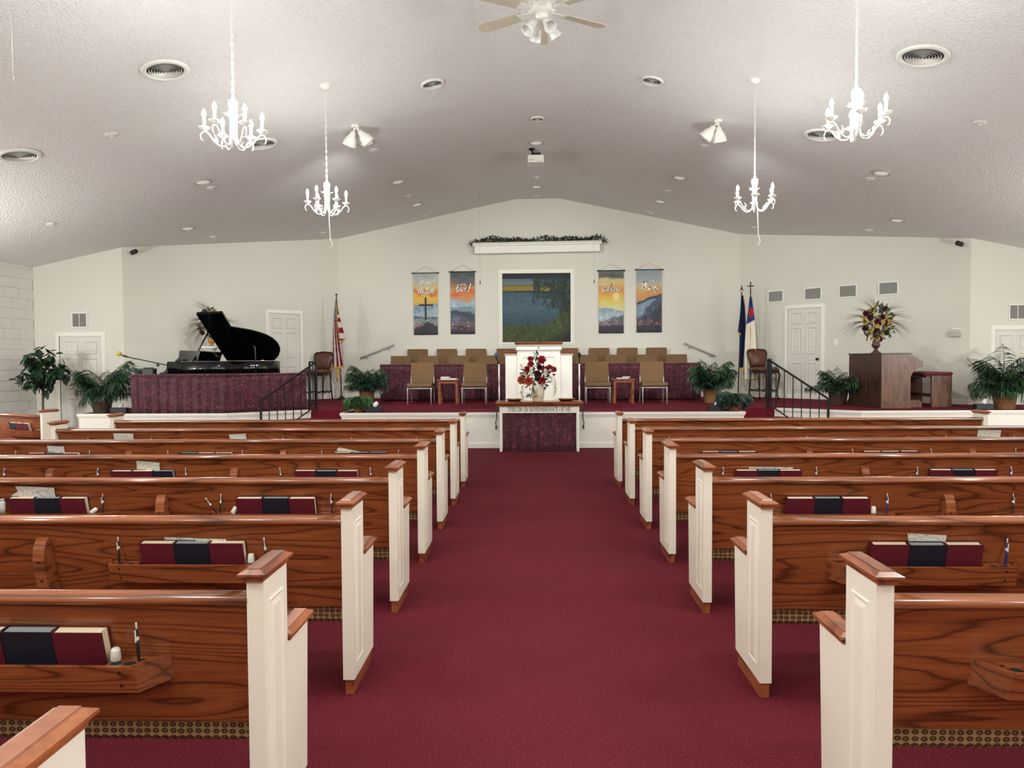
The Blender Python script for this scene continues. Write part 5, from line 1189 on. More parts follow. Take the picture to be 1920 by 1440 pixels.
# ---------------------------------------------------------------- leather bar stools
def stool(lab, loc, rz):
    t = thing('bar_stool', lab, 'stool', loc, rz, 'leather bar stools')
    q = MB(); pr = [(-0.245, -0.20), (-0.255, 0.05), (-0.22, 0.21), (0.22, 0.21), (0.255, 0.05), (0.245, -0.20), (0.15, -0.245), (-0.15, -0.245)]
    vs = []; F = []; lv = [(0.93, 0.585), (1.0, 0.60), (1.0, 0.625), (0.93, 0.65), (0.6, 0.672)]
    for sc, z in lv: vs += [(p[0]*sc, p[1]*sc, z) for p in pr]
    m_ = len(pr)
    for i in range(len(lv)-1):
        for k in range(m_): F.append((i*m_+k, i*m_+(k+1) % m_, (i+1)*m_+(k+1) % m_, (i+1)*m_+k))
    F += [tuple(reversed(range(m_))), tuple((len(lv)-1)*m_+k for k in range(m_))]
    # the outline runs clockwise seen from above
    q.add(vs, [tuple(reversed(f)) for f in F], 0, True); q.build('seat', 'leather', t)
    q = MB(); n = 16
    ap = [(-0.225, -0.19), (-0.235, 0.05), (-0.20, 0.195), (0.20, 0.195), (0.235, 0.05), (0.225, -0.19), (0.0, -0.225)]
    for (x0, y0), (x1, y1) in zip(ap, ap[1:]+ap[:1]):
        for i in range(6):
            a, b = i/6, (i+1)/6; h = lambda t_: 0.545+0.022*math.cos(2*PI*t_)
            p0, p1 = (lerp(x0, x1, a), lerp(y0, y1, a)), (lerp(x0, x1, b), lerp(y0, y1, b))
            q.add([(p0[0], p0[1], h(a)), (p1[0], p1[1], h(b)), (p1[0], p1[1], 0.592), (p0[0], p0[1], 0.592), (p0[0]*.93, p0[1]*.93, h(a)), (p1[0]*.93, p1[1]*.93, h(b)), (p1[0]*.93, p1[1]*.93, 0.592), (p0[0]*.93, p0[1]*.93, 0.592)], [(0, 1, 2, 3), (7, 6, 5, 4), (0, 4, 5, 1)])
    q.build('apron', 'dark_wood', t)
    for sx in (-1, 1):
        MB().tube([(sx*0.215, -0.185, 0.58), (sx*0.235, -0.21, 0.50), (sx*0.225, -0.20, 0.38), (sx*0.205, -0.185, 0.20), (sx*0.205, -0.19, 0.07), (sx*0.225, -0.215, 0.0)], [0.026, 0.024, 0.019, 0.015, 0.014, 0.02], 8).build('leg', 'dark_wood', t)
        MB().tube([(sx*0.19, 0.185, 0.58), (sx*0.19, 0.19, 0.35), (sx*0.20, 0.21, 0.12), (sx*0.205, 0.235, 0.0)], [0.022, 0.018, 0.015, 0.018], 8).build('leg', 'dark_wood', t)
    for a, b in (((-0.205, -0.185), (0.205, -0.185)), ((-0.195, 0.205), (0.195, 0.205)), ((-0.205, -0.185), (-0.195, 0.205)), ((0.205, -0.185), (0.195, 0.205))):
        MB().tube([(lerp(a[0], b[0], f), lerp(a[1], b[1], f), 0.185+0.018*math.cos(4*PI*f)) for f in [i/10 for i in range(11)]], 0.012, 6).build('stretcher', 'dark_wood', t)
    pr = [(-0.15, 0.655), (-0.165, 0.70), (-0.19, 0.80), (-0.225, 0.93), (-0.222, 0.99), (-0.18, 1.03), (0.0, 1.045), (0.18, 1.03), (0.222, 0.99), (0.225, 0.93), (0.19, 0.80), (0.165, 0.70), (0.15, 0.655)]
    Mb = T(0, 0.20, 0.65) @ R('X', -0.16) @ T(0, 0, -0.65)
    MB().tube([(p[0], 0, p[1]) for p in pr+pr[:1]], 0.017, 8, M=Mb).build('back_frame', 'dark_wood', t)
    q = MB(); inn = [(p[0]*0.93, lerp(0.85, p[1], 0.93)) for p in pr]; vs = [(0, -0.045, 0.85)]+[(p[0], -0.008, p[1]) for p in inn]+[(p[0]*0.75, -0.036, lerp(0.85, p[1], 0.75)) for p in inn]+[(p[0], 0.012, p[1]) for p in inn]
    m_ = len(inn); F = []
    for k in range(m_):
        l = (k+1) % m_; F += [(0, 1+m_+k, 1+m_+l), (1+m_+k, 1+k, 1+l, 1+m_+l), (1+k, 1+2*m_+k, 1+2*m_+l, 1+l)]
    F.append(tuple(1+2*m_+k for k in range(m_))); q.add(vs, [tuple(reversed(f)) for f in F], 0, True, Mb); q.build('backrest', 'leather', t)
    for sx in (-1, 1): MB().tube([(sx*0.15, 0.20, 0.60), (sx*0.15, 0.205, 0.67)], 0.016, 8).build('back_post', 'dark_wood', t)
stool('brown leather bar stool beside the striped flag', (-4.60, 15.10, ZP), -0.22)
stool('brown leather bar stool below the blue flags', (4.80, 14.92, ZP), 0.25)

# ---------------------------------------------------------------- flags
def flag_cloth(name, pts, colfn, folds, depth, seed, n=46, rows=80):
    """pts: list of (z, xleft, xright) from top to bottom; colfn(u, v) -> colour"""
    zs = [q[0] for q in pts]; v = np.linspace(0, 1, rows)[:, None]*np.ones((1, n)); u = np.ones((rows, 1))*np.linspace(0, 1, n)[None]
    k = np.linspace(0, 1, len(pts)); z = np.interp(v, k, zs); xl = np.interp(v, k, [q[1] for q in pts]); xr = np.interp(v, k, [q[2] for q in pts])
    y = depth*np.sin(u*2*PI*folds+seed+0.8*v)*(0.25+0.75*v)+0.3*depth*np.sin(u*2*PI*folds*2.3+seed)
    front = np.stack([xl+(xr-xl)*u, y, z], -1); col = colfn(u, v)
    back = front.copy(); back[..., 1] += 0.006
    vs = np.concatenate([front, back[:, ::-1]], 1); cc = np.concatenate([col, col[:, ::-1]], 1)
    return grid_mesh(name, vs, cc, 'paint_cloth')
def colmap(u): return np.zeros(u.shape+(3,))
def us_main(u, v):
    c0 = colmap(u); s = np.floor(u*6+0.35*np.sin(v*5)) % 2; c0[:] = np.where(s[..., None] > 0.5, (206, 198, 196), (128, 26, 40))
    cant = v < 0.36; c0[cant] = (24, 26, 44); st = cant & (np.hypot((u*4 % 1)-0.5, ((v*26) % 1)-0.5) < 0.30); c0[st] = (224, 220, 214); return c0
def us_corner(u, v):
    c0 = colmap(u); s = np.floor(v*9.2) % 2; c0[:] = np.where(s[..., None] > 0.5, (132, 26, 40), (206, 198, 196)); c0[v < 0.24] = (24, 26, 44); st = (v < 0.22) & (np.hypot((u*3 % 1)-0.5, ((v*22) % 1)-0.5) < 0.28); c0[st] = (224, 220, 214); return c0
def flag(lab, foot, top, finial):
    t = thing('flag', lab, 'flag', foot, 0, 'flags on poles'); D = Vector(top)-Vector(foot)
    MB().lathe([(0.13, 0.001), (0.13, 0.012), (0.05, 0.05), (0.02, 0.09)], 16).build('base', 'bronze', t)
    MB().tube([(0, 0, 0.02), D], 0.013, 8).build('pole', 'brass', t)
    q = MB(); A = D
    if finial == 'spear': q.lathe([(0.010, 0), (0.016, 0.02), (0.008, 0.04), (0.008, 0.06)], 8, 0, T(*A)); q.prism([(-0.045, 0.06), (0.0, 0.10), (0.045, 0.06), (0.012, 0.14), (0.0, 0.20), (-0.012, 0.14)], 'y', -0.006, 0.006, M=T(*A))
    elif finial == 'cross': q.lathe([(0.010, 0), (0.018, 0.02), (0.008, 0.04)], 8, 0, T(*A)); q.box(-0.010, 0.010, -0.008, 0.008, 0.04, 0.22, M=T(*A)); q.box(-0.055, 0.055, -0.008, 0.008, 0.135, 0.155, M=T(*A)); [q.ball(x, 0, z, 0.015, n=7, m=4, M=T(*A)) for x, z in ((-0.058, 0.145), (0.058, 0.145), (0, 0.222))]
    else: q.lathe([(0.010, 0), (0.016, 0.015), (0.006, 0.03), (0.014, 0.045), (0.0, 0.055)], 8, 0, T(*A)); q.ball(0, 0, 0.06, 0.03, 0.012, 0.016, 8, 5, 0, T(*A))
    q.build('finial', 'bronze', t); return t
def fringe(t, pts, r=0.012): MB().tube(pts, r, 6).build('fringe', 'gold_fringe', t)
fx, fy = -4.17, 15.36
t = flag('striped star-spangled flag gathered on a leaning pole by the stool', (fx, fy, ZP), (-4.255, fy, 2.80), 'ball')
L_ = lambda x: x-fx
place(flag_cloth('cloth', [(2.74-ZP, L_(-4.27), L_(-4.23)), (2.42-ZP, L_(-4.305), L_(-4.215)), (2.10-ZP, L_(-4.325), L_(-4.205)), (1.7-ZP, L_(-4.345), L_(-4.16)), (1.29-ZP, L_(-4.375), L_(-4.095))], us_main, 2.4, 0.028, 0.4), 'cloth', t, (0, -0.04, 0))
place(flag_cloth('cloth_corner', [(2.66-ZP, L_(-4.245), L_(-4.235)), (2.42-ZP, L_(-4.24), L_(-4.185)), (2.2-ZP, L_(-4.225), L_(-4.13)), (1.90-ZP, L_(-4.20), L_(-4.05)), (1.80-ZP, L_(-4.185), L_(-4.12))], us_corner, 1.2, 0.02, 1.4, 30, 60), 'cloth_corner', t, (0, -0.065, 0))
fringe(t, [(L_(-4.375), -0.05, 1.275-ZP), (L_(-4.24), -0.09, 1.262-ZP), (L_(-4.09), -0.06, 1.30-ZP)], 0.02); fringe(t, [(L_(-4.045), -0.07, 1.91-ZP), (L_(-4.185), -0.07, 1.80-ZP)], 0.013); fringe(t, [(L_(-4.245), -0.075, 2.66-ZP), (L_(-4.215), -0.075, 2.2-ZP), (L_(-4.19), -0.075, 1.80-ZP)], 0.008)
fringe(t, [(L_(-4.22), -0.08, 1.26-ZP), (L_(-4.25), -0.085, 1.1-ZP), (L_(-4.245), -0.085, 0.96-ZP)], 0.016); fringe(t, [(L_(-4.22), -0.08, 1.2-ZP), (L_(-4.17), -0.08, 1.12-ZP)], 0.018)
fx, fy = 4.39, 15.32
t = flag('dark blue flag with gold fringe on a spear-topped pole', (fx, fy, ZP), (4.458, fy, 2.79), 'spear'); blue = lambda u, v: colmap(u)+np.array((26, 30, 66))
def blu(u, v): c0 = blue(u, v); c0[u < 0.12] = (60, 66, 96); return c0
place(flag_cloth('cloth', [(2.76-ZP, L_(4.44), L_(4.48)), (2.5-ZP, L_(4.425), L_(4.52)), (2.15-ZP, L_(4.41), L_(4.545)), (1.75-ZP, L_(4.41), L_(4.525)), (1.22-ZP, L_(4.405), L_(4.495))], blu, 2.2, 0.024, 0.2), 'cloth', t, (0, -0.04, 0))
place(flag_cloth('cloth_corner', [(2.5-ZP, L_(4.425), L_(4.45)), (2.2-ZP, L_(4.39), L_(4.45)), (1.98-ZP, L_(4.365), L_(4.44)), (1.93-ZP, L_(4.40), L_(4.43))], blu, 1.0, 0.012, 0.9, 20, 40), 'cloth_corner', t, (0, -0.065, 0))
fringe(t, [(L_(4.365), -0.065, 1.98-ZP), (L_(4.43), -0.065, 1.92-ZP)], 0.014); fringe(t, [(L_(4.40), -0.06, 1.21-ZP), (L_(4.45), -0.07, 1.19-ZP), (L_(4.50), -0.06, 1.215-ZP)], 0.016); fringe(t, [(L_(4.48), -0.06, 2.74-ZP), (L_(4.515), -0.06, 2.5-ZP)], 0.007); fringe(t, [(L_(4.47), -0.07, 1.2-ZP), (L_(4.50), -0.07, 1.06-ZP)], 0.018)
fx, fy = 4.60, 15.20
t = flag('white church flag with red cross on blue canton, cross-topped pole', (fx, fy, ZP), (4.61, fy, 2.80), 'cross')
def chris(u, v):
    c0 = colmap(u)+np.array((232, 224, 204)); b = v < 0.40-0.06*u; c0[b] = (32, 60, 116); x = u-0.5; y = (v-0.24)
    red = b & (((np.abs(x) < 0.2) & (np.abs(y) < 0.085)) | ((np.abs(x) < 0.42) & (np.abs(y+0.012) < 0.042))); c0[red] = (176, 46, 58); return c0
place(flag_cloth('cloth', [(2.72-ZP, L_(4.585), L_(4.62)), (2.45-ZP, L_(4.56), L_(4.665)), (2.14-ZP, L_(4.52), L_(4.70)), (2.0-ZP, L_(4.505), L_(4.715)), (1.55-ZP, L_(4.49), L_(4.74)), (0.98-ZP, L_(4.49), L_(4.755))], chris, 1.6, 0.022, 2.2), 'cloth', t, (0, -0.03, 0))
fringe(t, [(L_(4.49), -0.05, 0.975-ZP), (L_(4.62), -0.06, 0.965-ZP), (L_(4.755), -0.05, 0.975-ZP)], 0.014)

# ---------------------------------------------------------------- iron stair railings
def railing(lab, p0, p1, p2, side):
    """p0: upper post, p1: foot post on the floor, p2: return post on the stage"""
    t = thing('stair_railing', lab, 'railing', (p0[0], p0[1], 0), 0, 'black iron stair railings'); A = Vector((0, 0, 0)); B = Vector((p1[0]-p0[0], p1[1]-p0[1], 0)); C_ = Vector((p2[0]-p0[0], p2[1]-p0[1], 0))
    zt, zb = 1.40, 0.765
    def sq(a, b, r, nm): return MB().tube([a, b], r, 4, sm=False).build(nm, 'black_iron', t)
    Z = Vector((0, 0, 1))
    sq(A+Z*(ZP+0.002), A+Z*zt, 0.022, 'post'); sq(C_+Z*(ZP+0.002), C_+Z*zt, 0.020, 'post'); sq(B+Z*0.002, B+Z*zb, 0.022, 'post')
    sq(C_+Z*zt, A+Z*zt, 0.016, 'return_rail'); sq(A+Z*zt, B+Z*zb, 0.017, 'handrail'); d0, d1 = ZP+0.08, 0.03
    sq(A+Z*d0, B+Z*d1, 0.012, 'bottom_rail'); sq(C_+Z*d0, A+Z*d0, 0.012, 'return_bottom_rail')
    for i in range(6):
        f = (i+1)/7; p = A.lerp(B, f); sq(p+Z*lerp(d0, d1, f), p+Z*lerp(zt, zb, f), 0.009, 'baluster')
    p = A.lerp(C_, 0.5); sq(p+Z*d0, p+Z*zt, 0.009, 'baluster')
railing('black iron stair railing in front of the piano curtain', (-3.735, 12.14), (-4.485, 11.56), (-3.93, 12.40), -1)
railing('black iron stair railing beside the organ', (3.965, 12.10), (4.715, 11.46), (4.10, 12.36), 1)

# ---------------------------------------------------------------- grand piano
t = thing('grand_piano', 'black grand piano with raised lid behind the burgundy curtain', 'piano', (0, 0, 0))
def bez(a, b, c_, d, n=8): return [tuple((1-s)**3*a[k]+3*(1-s)**2*s*b[k]+3*(1-s)*s*s*c_[k]+s**3*d[k] for k in (0, 1)) for s in [i/n for i in range(n)]]
body = [(-6.165, 11.82), (-5.62, 11.82)] + bez((-5.45, 11.83), (-5.15, 11.88), (-5.18, 12.30), (-4.95, 12.40), 9) + bez((-4.95, 12.40), (-4.62, 12.52), (-4.60, 12.85), (-4.66, 12.98), 8) + [(-4.72, 13.06), (-4.80, 13.10), (-6.165, 13.10)]
rim = MB(); n = len(body); sm = [i > 1 and i < n-3 for i in range(n)]
rim.prism(body, 'z', 1.165, 1.42); rim.sm = [True if (len(f) == 4 and f != rim.f[-1]) else False for f in rim.f]
R_ = rim.build('case', 'piano_black', t)
MB().prism([(p[0]*0.985-0.08, lerp(12.45, p[1], 0.93)) for p in body[1:-1]], 'z', 1.4205, 1.424).build('soundboard', 'piano_satin', t)
for y0, y1 in ((11.82, 11.90), (13.02, 13.10)):
    MB().prism([(-6.165, 1.42), (-6.175, 1.40), (-6.185, 1.32), (-6.20, 1.28), (-6.235, 1.245), (-6.29, 1.235), (-6.31, 1.22), (-6.31, 1.165), (-6.165, 1.165)], 'y', y0, y1).build('key_arm', 'piano_black', t)
MB().box(-6.31, -6.165, 11.90, 13.02, 1.165, 1.20).build('key_bed', 'piano_black', t); 
kb = MB()
for i in range(52): kb.box(-6.30, -6.17, 11.925+i*0.0205, 11.925+i*0.0205+0.0195, 1.20, 1.222)
kb.build('keyboard', 'white_plastic', t)
MB().prism([(-6.125, 1.426), (-6.07, 1.50), (-6.06, 1.60), (-6.03, 1.612), (-5.72, 1.60), (-5.695, 1.585), (-5.75, 1.426)], 'y', 12.02, 12.9).build('music_desk', 'piano_black', t)
for x, y in ((-6.0, 11.95), (-6.0, 12.97), (-4.85, 12.85)): MB().lathe([(0.03, ZP+0.001), (0.035, ZP+0.05), (0.045, 0.8), (0.06, 1.164)], 12, 0, T(x, y, 0)).build('leg', 'piano_black', t)
hin = Vector((0, 13.10, 1.43)); dv = Vector((0, -1.1, 0.735)).normalized(); nv = Vector((0, 0.735, 1.1)).normalized()
ML = frame((0, hin.y, hin.z), (1, 0, 0), dv, nv)
lid = [(-5.705, 0.0), (-5.705, 1.42), (-5.245, 1.45), (-5.245, 1.06)] + bez((-5.235, 1.05), (-5.12, 1.0), (-4.9, 0.98), (-4.70, 0.80), 8) + bez((-4.70, 0.80), (-4.58, 0.68), (-4.52, 0.45), (-4.64, 0.24), 8) + [(-4.68, 0.16), (-4.76, 0.06), (-4.82, 0.0)]
MB().prism(lid, 'z', 0.0, 0.022, M=ML).build('lid', 'piano_black', t)
MB().prism([(-5.70, 1.0), (-5.70, 1.43), (-5.25, 1.455), (-5.25, 1.07)], 'z', 0.023, 0.04, M=ML).build('front_flap', 'piano_black', t)
MB().tube([(-5.80, 11.97, 1.425), (-5.66, 12.29, 1.965)], 0.013, 6).build('prop_stick', 'piano_satin', t)
for x in (-5.6, -5.05): MB().box(x, x+0.06, 13.08, 13.105, 1.41, 1.44).build('hinge', 'brass', t)
t = thing('recorder', 'small black recording device on the piano top edge', 'recorder', (-6.02, 11.90, 1.4205)); MB().box(-0.045, 0.045, -0.03, 0.03, 0, 0.034, b=0.012).build('body', 'box_black', t); MB().tube([(0.03, -0.03, 0.015), (0.04, -0.088, 0.0), (0.045, -0.09, -0.12), (0.04, -0.09, -0.25)], 0.003, 5).build('cord', 'black_rubber', t)
t = thing('microphone_stand', 'slim black stand rising in front of the piano lid', 'microphone', (-4.74, 12.02, ZP)); MB().lathe([(0.11, 0.001), (0.11, 0.012), (0.02, 0.03)], 16).build('base', 'black_iron', t); MB().tube([(0, 0, 0.02), (0, 0, 1.06), (-0.015, 0, 1.10), (-0.04, 0, 1.115)], 0.011, 7).build('pole', 'piano_satin', t)
t = thing('microphone_stand', 'boom stand with yellow foam mic reaching over the palm', 'microphone', (-6.24, 11.64, ZP))
MB().lathe([(0.11, 0.001), (0.11, 0.012), (0.02, 0.03)], 16).build('base', 'black_iron', t); MB().tube([(0, 0, 0.02), (0, 0, 0.78)], 0.012, 8).build('pole', 'chrome', t); MB().box(-0.02, 0.02, -0.02, 0.02, 0.77, 0.815, b=0.005).build('clutch', 'black_plastic', t)
MB().tube([(0.19, 0.0, 0.785), (-0.50, 0.0, 0.93)], 0.0085, 7).build('boom', 'black_iron', t); MB().lathe([(0.012, 0), (0.018, 0.09), (0.012, 0.1)], 8, 0, aim((-0.5, 0, 0.93), (-0.69, 0, 0.2)) @ R('X', -PI/2)).build('mic_body', 'black_plastic', t); MB().ball(-0.645, 0, 0.985, 0.046, 0.038, 0.040, M=None).build('foam_windscreen', 'yellow_foam', t)
t = thing('loudspeaker', 'small black loudspeaker at the end of the piano curtain', 'speaker', (-6.52, 11.80, ZP)); MB().box(-0.165, 0.155, -0.08, 0.08, 0.62, 0.735, b=0.006).build('cabinet', 'box_black', t); MB().lathe([(0.035, 0), (0.03, -0.004), (0.0, 0.012)], 14, 0, T(-0.06, -0.081, 0.675) @ R('X', PI/2)).build('cone', 'black_rubber', t); MB().box(-0.02, 0.10, -0.06, 0.06, 0.736, 0.752, b=0.004).build('top_tray', 'box_black', t)
MB().tube([(0, 0, 0.02), (0, 0, 0.62)], 0.016, 8).build('pole', 'black_iron', t); MB().lathe([(0.13, 0.001), (0.13, 0.014), (0.02, 0.03)], 16).build('base', 'black_iron', t)

# ---------------------------------------------------------------- organ and bench
t = thing('organ', 'brown wooden organ console with pointed-arch panels', 'organ', (5.80, 11.98, ZP), 0.05)
prof = [(0, 0.001), (0.49, 0.001), (0.49, 0.52), (0.515, 0.575), (0.56, 0.63), (0.62, 0.665), (0.70, 0.685), (0.70, 0.775), (0.49, 0.90), (0, 0.90)]
for y in (0.0, 1.06): MB().prism(prof, 'y', y, y+0.035).build('end_panel', 'organ_wood', t)
MB().box(-0.004, 0.494, -0.012, 0.0, 0.001, 0.115).build('end_plinth', 'organ_wood', t)
MB().box(0.0, 0.02, 0.035, 1.06, 0.001, 0.90).build('back_panel', 'organ_dark', t); MB().box(-0.012, 0.0, -0.008, 1.10, 0.001, 0.10).build('back_plinth', 'organ_dark', t)
MB().box(-0.015, 0.505, -0.015, 1.11, 0.901, 0.922, b=0.004).build('top_board', 'organ_dark', t)
MB().box(0.02, 0.46, 0.035, 1.06, 0.52, 0.60).build('key_shelf', 'organ_dark', t)
for i in range(2): MB().box(0.46-0.11*i, 0.60-0.11*i, 0.12, 0.98, 0.601+0.05*i, 0.625+0.05*i).build('manual', 'white_plastic', t)
MB().box(0.24, 0.26, 0.035, 1.06, 0.10, 0.52).build('knee_panel', 'organ_inside', t)
for i in range(4):
    y = 0.16+i*0.24; a = [(y, 0.30), (y+0.075, 0.30), (y+0.075, 0.50), (y+0.058, 0.545), (y+0.0375, 0.58), (y+0.017, 0.545), (y, 0.50)]
    q = MB(); q.prism([(p[0], p[1]) for p in a], 'x', -0.003, 0.001); q.build('arch_recess', 'organ_inside', t)
    MB().tube([(-0.004, p[0], p[1]) for p in a+a[:1]], 0.006, 5).build('arch_moulding', 'organ_wood', t)
MB().box(0.26, 0.78, 0.16, 0.96, 0.001, 0.09).build('pedal_frame', 'organ_wood', t)
pm = MB().box(0, 0.5, -0.012, 0.012, 0.0, 0.03).mesh('pedal', 'table_wood')
for i in range(17): place(pm, 'pedal', t, (0.27, 0.19+i*0.045, 0.091))
t = thing('organ_bench', 'wooden organ bench with red cushion beside the organ', 'bench', (6.58, 12.20, ZP), 0.05)
for y in (0.0, 0.84): MB().box(0.17, 0.515, y, y+0.035, 0.001, 0.535).build('end_panel', 'organ_wood', t)
MB().box(0.10, 0.50, 0.035, 0.84, 0.50, 0.535).build('seat_board', 'organ_dark', t); MB().box(0.32, 0.34, 0.035, 0.84, 0.16, 0.22).build('stretcher', 'organ_dark', t)
MB().box(0.02, 0.535, -0.015, 0.89, 0.536, 0.595, b=0.022).build('cushion', 'red_cushion', t)

# ---------------------------------------------------------------- tissue boxes
def tissue(lab, loc, rz=0.0):
    t = thing('tissue_box', lab, 'tissue box', loc, rz, 'black tissue boxes'); MB().box(-0.13, 0.13, -0.06, 0.06, 0.001, 0.088, b=0.004).build('box', 'box_black', t)
    q = MB(); n = 9; vs = [(0, 0, 0.089)]
    for j, (r, z) in enumerate(((0.03, 0.089), (0.045, 0.115), (0.03, 0.15), (0.006, 0.172))):
        for k in range(n): a = 2*PI*k/n; rr = r*(1+0.35*math.sin(3*a+j)); q.v.append((rr*math.cos(a)+0.012*j, 0.6*rr*math.sin(a), z+0.012*math.sin(2*a+j)))
    for j in range(3):
        for k in range(n): q.f.append((j*n+k, j*n+(k+1) % n, (j+1)*n+(k+1) % n, (j+1)*n+k))
    q.f.append(tuple(3*n+k for k in range(n))); q.mi = [0]*len(q.f); q.sm = [True]*len(q.f); q.build('tissue', 'tissue', t)
tissue('black tissue box at the foot of the fern, piano side', (-2.60, 11.55, ZP), 0.08); tissue('black tissue box at the foot of the fern, organ side', (2.98, 11.60, ZP), -0.08)
tissue('black tissue box beside the corner palm, piano side', (-6.88, 11.60, ZP), 0.1); tissue('black tissue box beside the corner palm, organ side', (7.27, 11.66, ZP), -0.1)

for x, s, lab in ((-0.57, -1, 'piano side'), (0.785, 1, 'organ side')):
    t = thing('microphone_cable', 'black microphone cable hanging over the stage edge beside the communion table, '+lab, 'cable', (x, 11.9, ZP), 0, 'pulpit microphone cables')
    MB().tube([(0, -0.02, 0.008), (s*0.02, -0.3, 0.008), (s*0.015, -0.52, 0.010), (s*0.01, -0.575, 0.0), (s*0.012, -0.578, -0.10), (s*0.03, -0.578, -0.16), (s*0.02, -0.578, -0.20)], 0.007, 6).build('cord', 'black_rubber', t)
    MB().lathe([(0.006, 0), (0.014, 0.01), (0.012, 0.06), (0.006, 0.065)], 8, 0, T(s*0.02, -0.578, -0.265)).build('plug', 'black_plastic', t)

# ---------------------------------------------------------------- potted palms, ferns and the ficus
def frond_mesh(seed, L_=0.62, arch=1.5, n=17, ll=0.20, lw=0.020, droop=0.9, start=0.25, mat='leaf_green'):
    """one arching feather frond: a bent rib with drooping leaflets; starts upright at the origin and bends to +Y"""
    r = random.Random(seed); mb = MB(); pts = []; p = Vector((0, 0, 0)); N = 14; a = 0.12
    for i in range(N+1):
        pts.append(p.copy()); t = i/N; a = 0.10+arch*t**1.5; p = p+Vector((0, math.sin(a), math.cos(a)))*(L_/N)
    mb.tube(pts, [0.0055*(1-0.7*i/N) for i in range(N+1)], 5, 1)
    for i in range(n):
        t = start+(1-start)*(i+0.5)/n; k = min(N-1, int(t*N)); q = pts[k].lerp(pts[k+1], t*N-k); d = (pts[k+1]-pts[k]).normalized()
        for s in (-1, 1):
            l = ll*(0.45+0.75*math.sin(PI*min(1, 0.15+0.8*(i+0.5)/n)))*r.uniform(0.85, 1.15)
            e = Vector((s*0.85, 0, 0))+d*0.65+Vector((0, 0, -0.15-droop*0.35*r.random()))
            mb.leaf(aim(q, e, s*0.5+r.uniform(-.3, .3)), l, lw*r.uniform(0.85, 1.15), droop*0.8, 0, 3)
    mb.leaf(aim(pts[-1], pts[-1]-pts[-2]), ll*0.7, lw, 0.4, 0, 3)
    return mb.mesh('frond', [mat, 'stem'])
def pot(t, h, r0, r1, mat, rim=True):
    mb = MB(); pr = [(r0*0.97, 0.001), (r0, 0.012), (lerp(r0, r1, 0.5)*1.02, h*0.5), (r1, h*0.95), (r1*1.05, h*0.97), (r1*1.05, h), (r1*0.93, h), (r1*0.9, h*0.9)]
    n = 24; mb.lathe(pr, n, 0, cap=False); mb.uv = [(math.atan2(v[1], v[0])/(2*PI)*2.2, v[2]/h*0.75) for v in mb.v]
    mb.build('pot', mat, t); MB().lathe([(r1*0.92, h*0.9), (0, h*0.92)], 16, cap=False).build('soil', 'soil', t)
FV = [frond_mesh(i, mat=('leaf_green', 'leaf_dark')[i % 2], arch=(1.0, 1.4, 1.8, 1.2)[i % 4], droop=(0.7, 1.0, 1.2, 0.9)[i % 4]) for i in range(4)]
FS = [frond_mesh(10+i, 0.5, (0.9, 1.3, 1.7)[i], 15, 0.15, 0.017, 0.9, 0.2, ('leaf_dark', 'leaf_green', 'leaf_dark')[i]) for i in range(3)]
def palm(lab, loc, ph, r0, r1, mat, n, size, spread, meshes, seed, extra=()):
    t = thing('potted_palm', lab, 'plant', loc, 0, 'potted palms on the stage'); pot(t, ph, r0, r1, mat); r = random.Random(seed)
    for i in range(n):
        a = 2*PI*(i*0.382)+r.uniform(-.3, .3); k = (i+0.5)/n; tilt = spread*(0.02+0.98*k**1.4)+r.uniform(-.10, .10); s = size*r.uniform(0.8, 1.12)*(1.08-0.3*k)
        o = place(r.choice(meshes), 'frond', t, (0.03*math.cos(a), 0.03*math.sin(a), ph*0.92)); o.rotation_euler = Matrix(((R('Z', a) @ R('X', -tilt)).to_3x3())).to_euler(); o.scale = (s, s, s)
    for a, tilt, s in extra:
        o = place(meshes[0], 'frond', t, (0, 0, ph*0.92)); o.rotation_euler = (R('Z', a) @ R('X', -tilt)).to_3x3().to_euler(); o.scale = (s*0.8, s, s)
    return t
palm('tall palm in a dark basket at the stage corner, near the door by the ficus', (-7.20, 11.64, ZP), 0.245, 0.125, 0.165, 'basket_dark', 34, 1.0, 0.95, FV, 1, ((-0.9, 0.12, 1.3), (-1.4, 0.3, 1.25)))
palm('bushy palm in a tan basket beside the striped flag', (-3.16, 13.42, ZP), 0.27, 0.115, 0.145, 'basket', 50, 1.12, 0.85, FS, 2)
palm('bushy palm in a tan woven basket in front of the choir curtain, organ side', (3.42, 13.72, ZP), 0.26, 0.125, 0.15, 'basket', 50, 1.18, 0.85, FS, 3, ((0.4, 0.05, 1.35),))
palm('low palm in a brown basket between the organ-side door and the organ', (5.50, 12.95, ZP), 0.24, 0.13, 0.165, 'basket_dark', 32, 0.98, 1.0, FS, 4, ((1.2, 1.0, 1.15), (1.9, 0.9, 1.1)))
palm('tall palm in a pale basket at the stage corner, organ side', (7.67, 11.76, ZP), 0.25, 0.14, 0.175, 'basket', 40, 1.08, 0.9, FV, 5, ((-0.5, 0.1, 1.6), (-1.4, 0.8, 1.2)))
def fern(lab, loc, n, size, seed, potmat):
    t = thing('potted_fern', lab, 'plant', loc, 0, 'potted ferns on the stage edge'); pot(t, 0.11, 0.07, 0.09, potmat); r = random.Random(seed)
    for i in range(n):
        a = 2*PI*i*0.382+r.uniform(-.2, .2); k = (i+0.5)/n; s = size*r.uniform(0.85, 1.15)
        o = place(FE[i % 2 if seed == 6 else 2+i % 2], 'frond', t, (0.02*math.cos(a), 0.02*math.sin(a), 0.095)); o.rotation_euler = (R('Z', a) @ R('X', -(0.0+0.55*k))).to_3x3().to_euler(); o.scale = (s, s, s)
